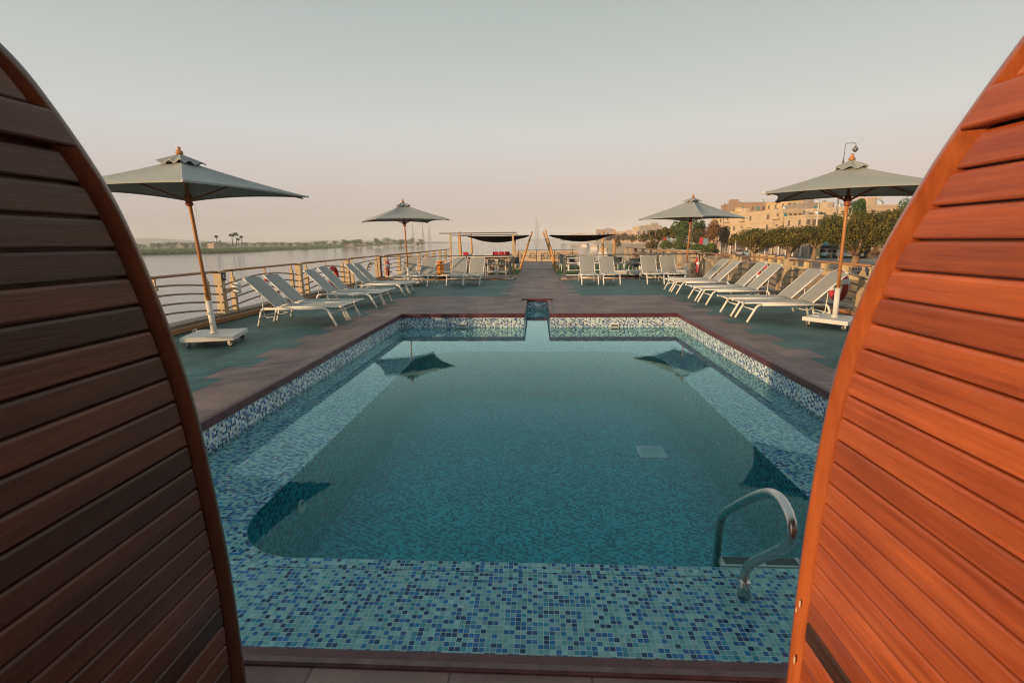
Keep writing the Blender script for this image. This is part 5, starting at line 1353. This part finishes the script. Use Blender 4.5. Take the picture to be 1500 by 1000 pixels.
# distant houses
rnd=random.Random(21)
def house(px,Y,w,h,d,mt,label,zg=lb,grp=None):
    p=at(px,355,Y); t=thing('house',label,'house',(p.x,Y,zg),rnd.uniform(-.3,.3),grp); m=MB(); m.box((0,0,h/2),(w,d,h)); m.box((w*.2,0,h+.9),(w*.3,d*.4,1.8)); m.build('wall',mt,t)
    m=MB()
    for k in range(4): m.box((-w*.36+k*w*.24,-d/2-.03,h*.6),(w*.1,.1,h*.2))
    m.build('window_row',M_winm,t)
L1=['pale pink house left of the lone palm','tiny pale house behind the leaning parasol pole','small cream house right of the palm group','low cream house far behind the nearest river side loungers','small house on the far left bank above the river railing post','pale house beside the rounded dark tree','faint house right of the rounded dark tree','pale house at the foot of the left bank point']
for i,(px,Y,w,h) in enumerate(((313,800,12,9),(268,1200,16,9),(400,1350,16,8),(430,1450,18,8),(452,1550,16,8),(514,930,12,5),(535,1500,16,7),(609,1400,14,7))):
    house(px,Y,w,h,14,(M_pink,M_grw,M_grw,M_grw,M_grw,M_grw,M_pink,M_grw)[i],L1[i])
L2=['faint tall block on the far right shore by the reddish mast','hazy pale house on the far right shore above the sail middle','hazy block on the far right shore above the sail left half','pale house behind the beach trees','cream house behind the beach left of the acacia','low house at the back of the beach']
for i,(px,Y,w,h) in enumerate(((886,900,30,22),(866,1200,34,16),(846,1700,50,24),(952,420,16,15),(944,520,22,17),(915,600,30,13))):
    house(px,Y,w,h,14,(M_grw,M_cream,M_pink)[i%3],L2[i],-2.6)

# ------------------------------------------------------------------ HAZE
m=MB(); m.box((0,3100,60.2),(14200,7900,140)); 
hz=m.build('haze',M_white); hz['kind']='stuff'
hm=bpy.data.materials.new('haze_air'); hm.use_nodes=True; N=hm.node_tree.nodes; L=hm.node_tree.links; N.remove(N['Principled BSDF'])
pv=N.new('ShaderNodeVolumePrincipled'); pv.inputs['Color'].default_value=(.93,.95,1.0,1); pv.inputs['Density'].default_value=.00023; pv.inputs['Anisotropy'].default_value=-.15
L.new(pv.outputs[0],N['Material Output'].inputs['Volume']); hz.data.materials.clear(); hz.data.materials.append(hm)

# ------------------------------------------------------------------ LIGHT
AZ=Vector((-.74,-.67)); EL=7.2
az=math.atan2(AZ.x,AZ.y)
w=bpy.data.worlds.new('World'); SC.world=w; w.use_nodes=True; N=w.node_tree.nodes; L=w.node_tree.links
bg=N['Background']; sky=N.new('ShaderNodeTexSky'); sky.sky_type='NISHITA'; sky.sun_disc=False; sky.sun_elevation=R_(EL); sky.sun_rotation=az; sky.air_density=1.2; sky.dust_density=4; sky.ozone_density=1
tc=N.new('ShaderNodeTexCoord'); sp=N.new('ShaderNodeSeparateXYZ'); L.new(tc.outputs['Generated'],sp.inputs[0])
rc=ramp(N,L,sp.outputs[2],[(0,(.45,.40,.385)),(.05,(.54,.465,.425)),(.12,(.61,.545,.52)),(.19,(.60,.605,.59)),(.38,(.43,.48,.465)),(.62,(.36,.42,.41)),(1,(.30,.38,.39))])
s1=N.new('ShaderNodeVectorMath'); s1.operation='SCALE'; L.new(rc,s1.inputs[0]); s1.inputs['Scale'].default_value=10.5
mx=mix(N,L,.93,sky.outputs[0],s1.outputs[0]); L.new(mx,bg.inputs[0]); bg.inputs[1].default_value=.1
sd=bpy.data.lights.new('sun','SUN'); sd.energy=5.0; sd.angle=R_(1.2); sd.color=(1.0,.66,.36)
so=bpy.data.objects.new('sun',sd); COL.objects.link(so)
dv=Vector((AZ.x,AZ.y,0)).normalized()*math.cos(R_(EL))+Vector((0,0,math.sin(R_(EL))))
so.rotation_euler=dv.to_track_quat('Z','Y').to_euler(); so.location=dv*60

# ------------------------------------------------------------------ CAMERA
cam=bpy.data.cameras.new('camera'); cam.sensor_width=36; cam.lens=FPX/1500*36; cam.clip_start=.05; cam.clip_end=20000
cam.dof.use_dof=True; cam.dof.focus_distance=9; cam.dof.aperture_fstop=8.0
co=bpy.data.objects.new('camera',cam); COL.objects.link(co)
M=Matrix((( CR.x,CU.x,-CF.x,CP.x),(CR.y,CU.y,-CF.y,CP.y),(CR.z,CU.z,-CF.z,CP.z),(0,0,0,1))); co.matrix_world=M
SC.camera=co
SC.view_settings.view_transform='Standard'; SC.view_settings.look='None'; SC.view_settings.exposure=0; SC.view_settings.gamma=1
cy=SC.cycles; cy.use_denoising=True; cy.max_bounces=8; cy.transparent_max_bounces=12; cy.volume_bounces=1; cy.sample_clamp_indirect=4; cy.caustics_reflective=False; cy.pixel_filter_type='BLACKMAN_HARRIS'; cy.filter_width=1.1; SC.view_settings.exposure=.08
try: cy.denoiser='OPENIMAGEDENOISE'
except Exception: pass
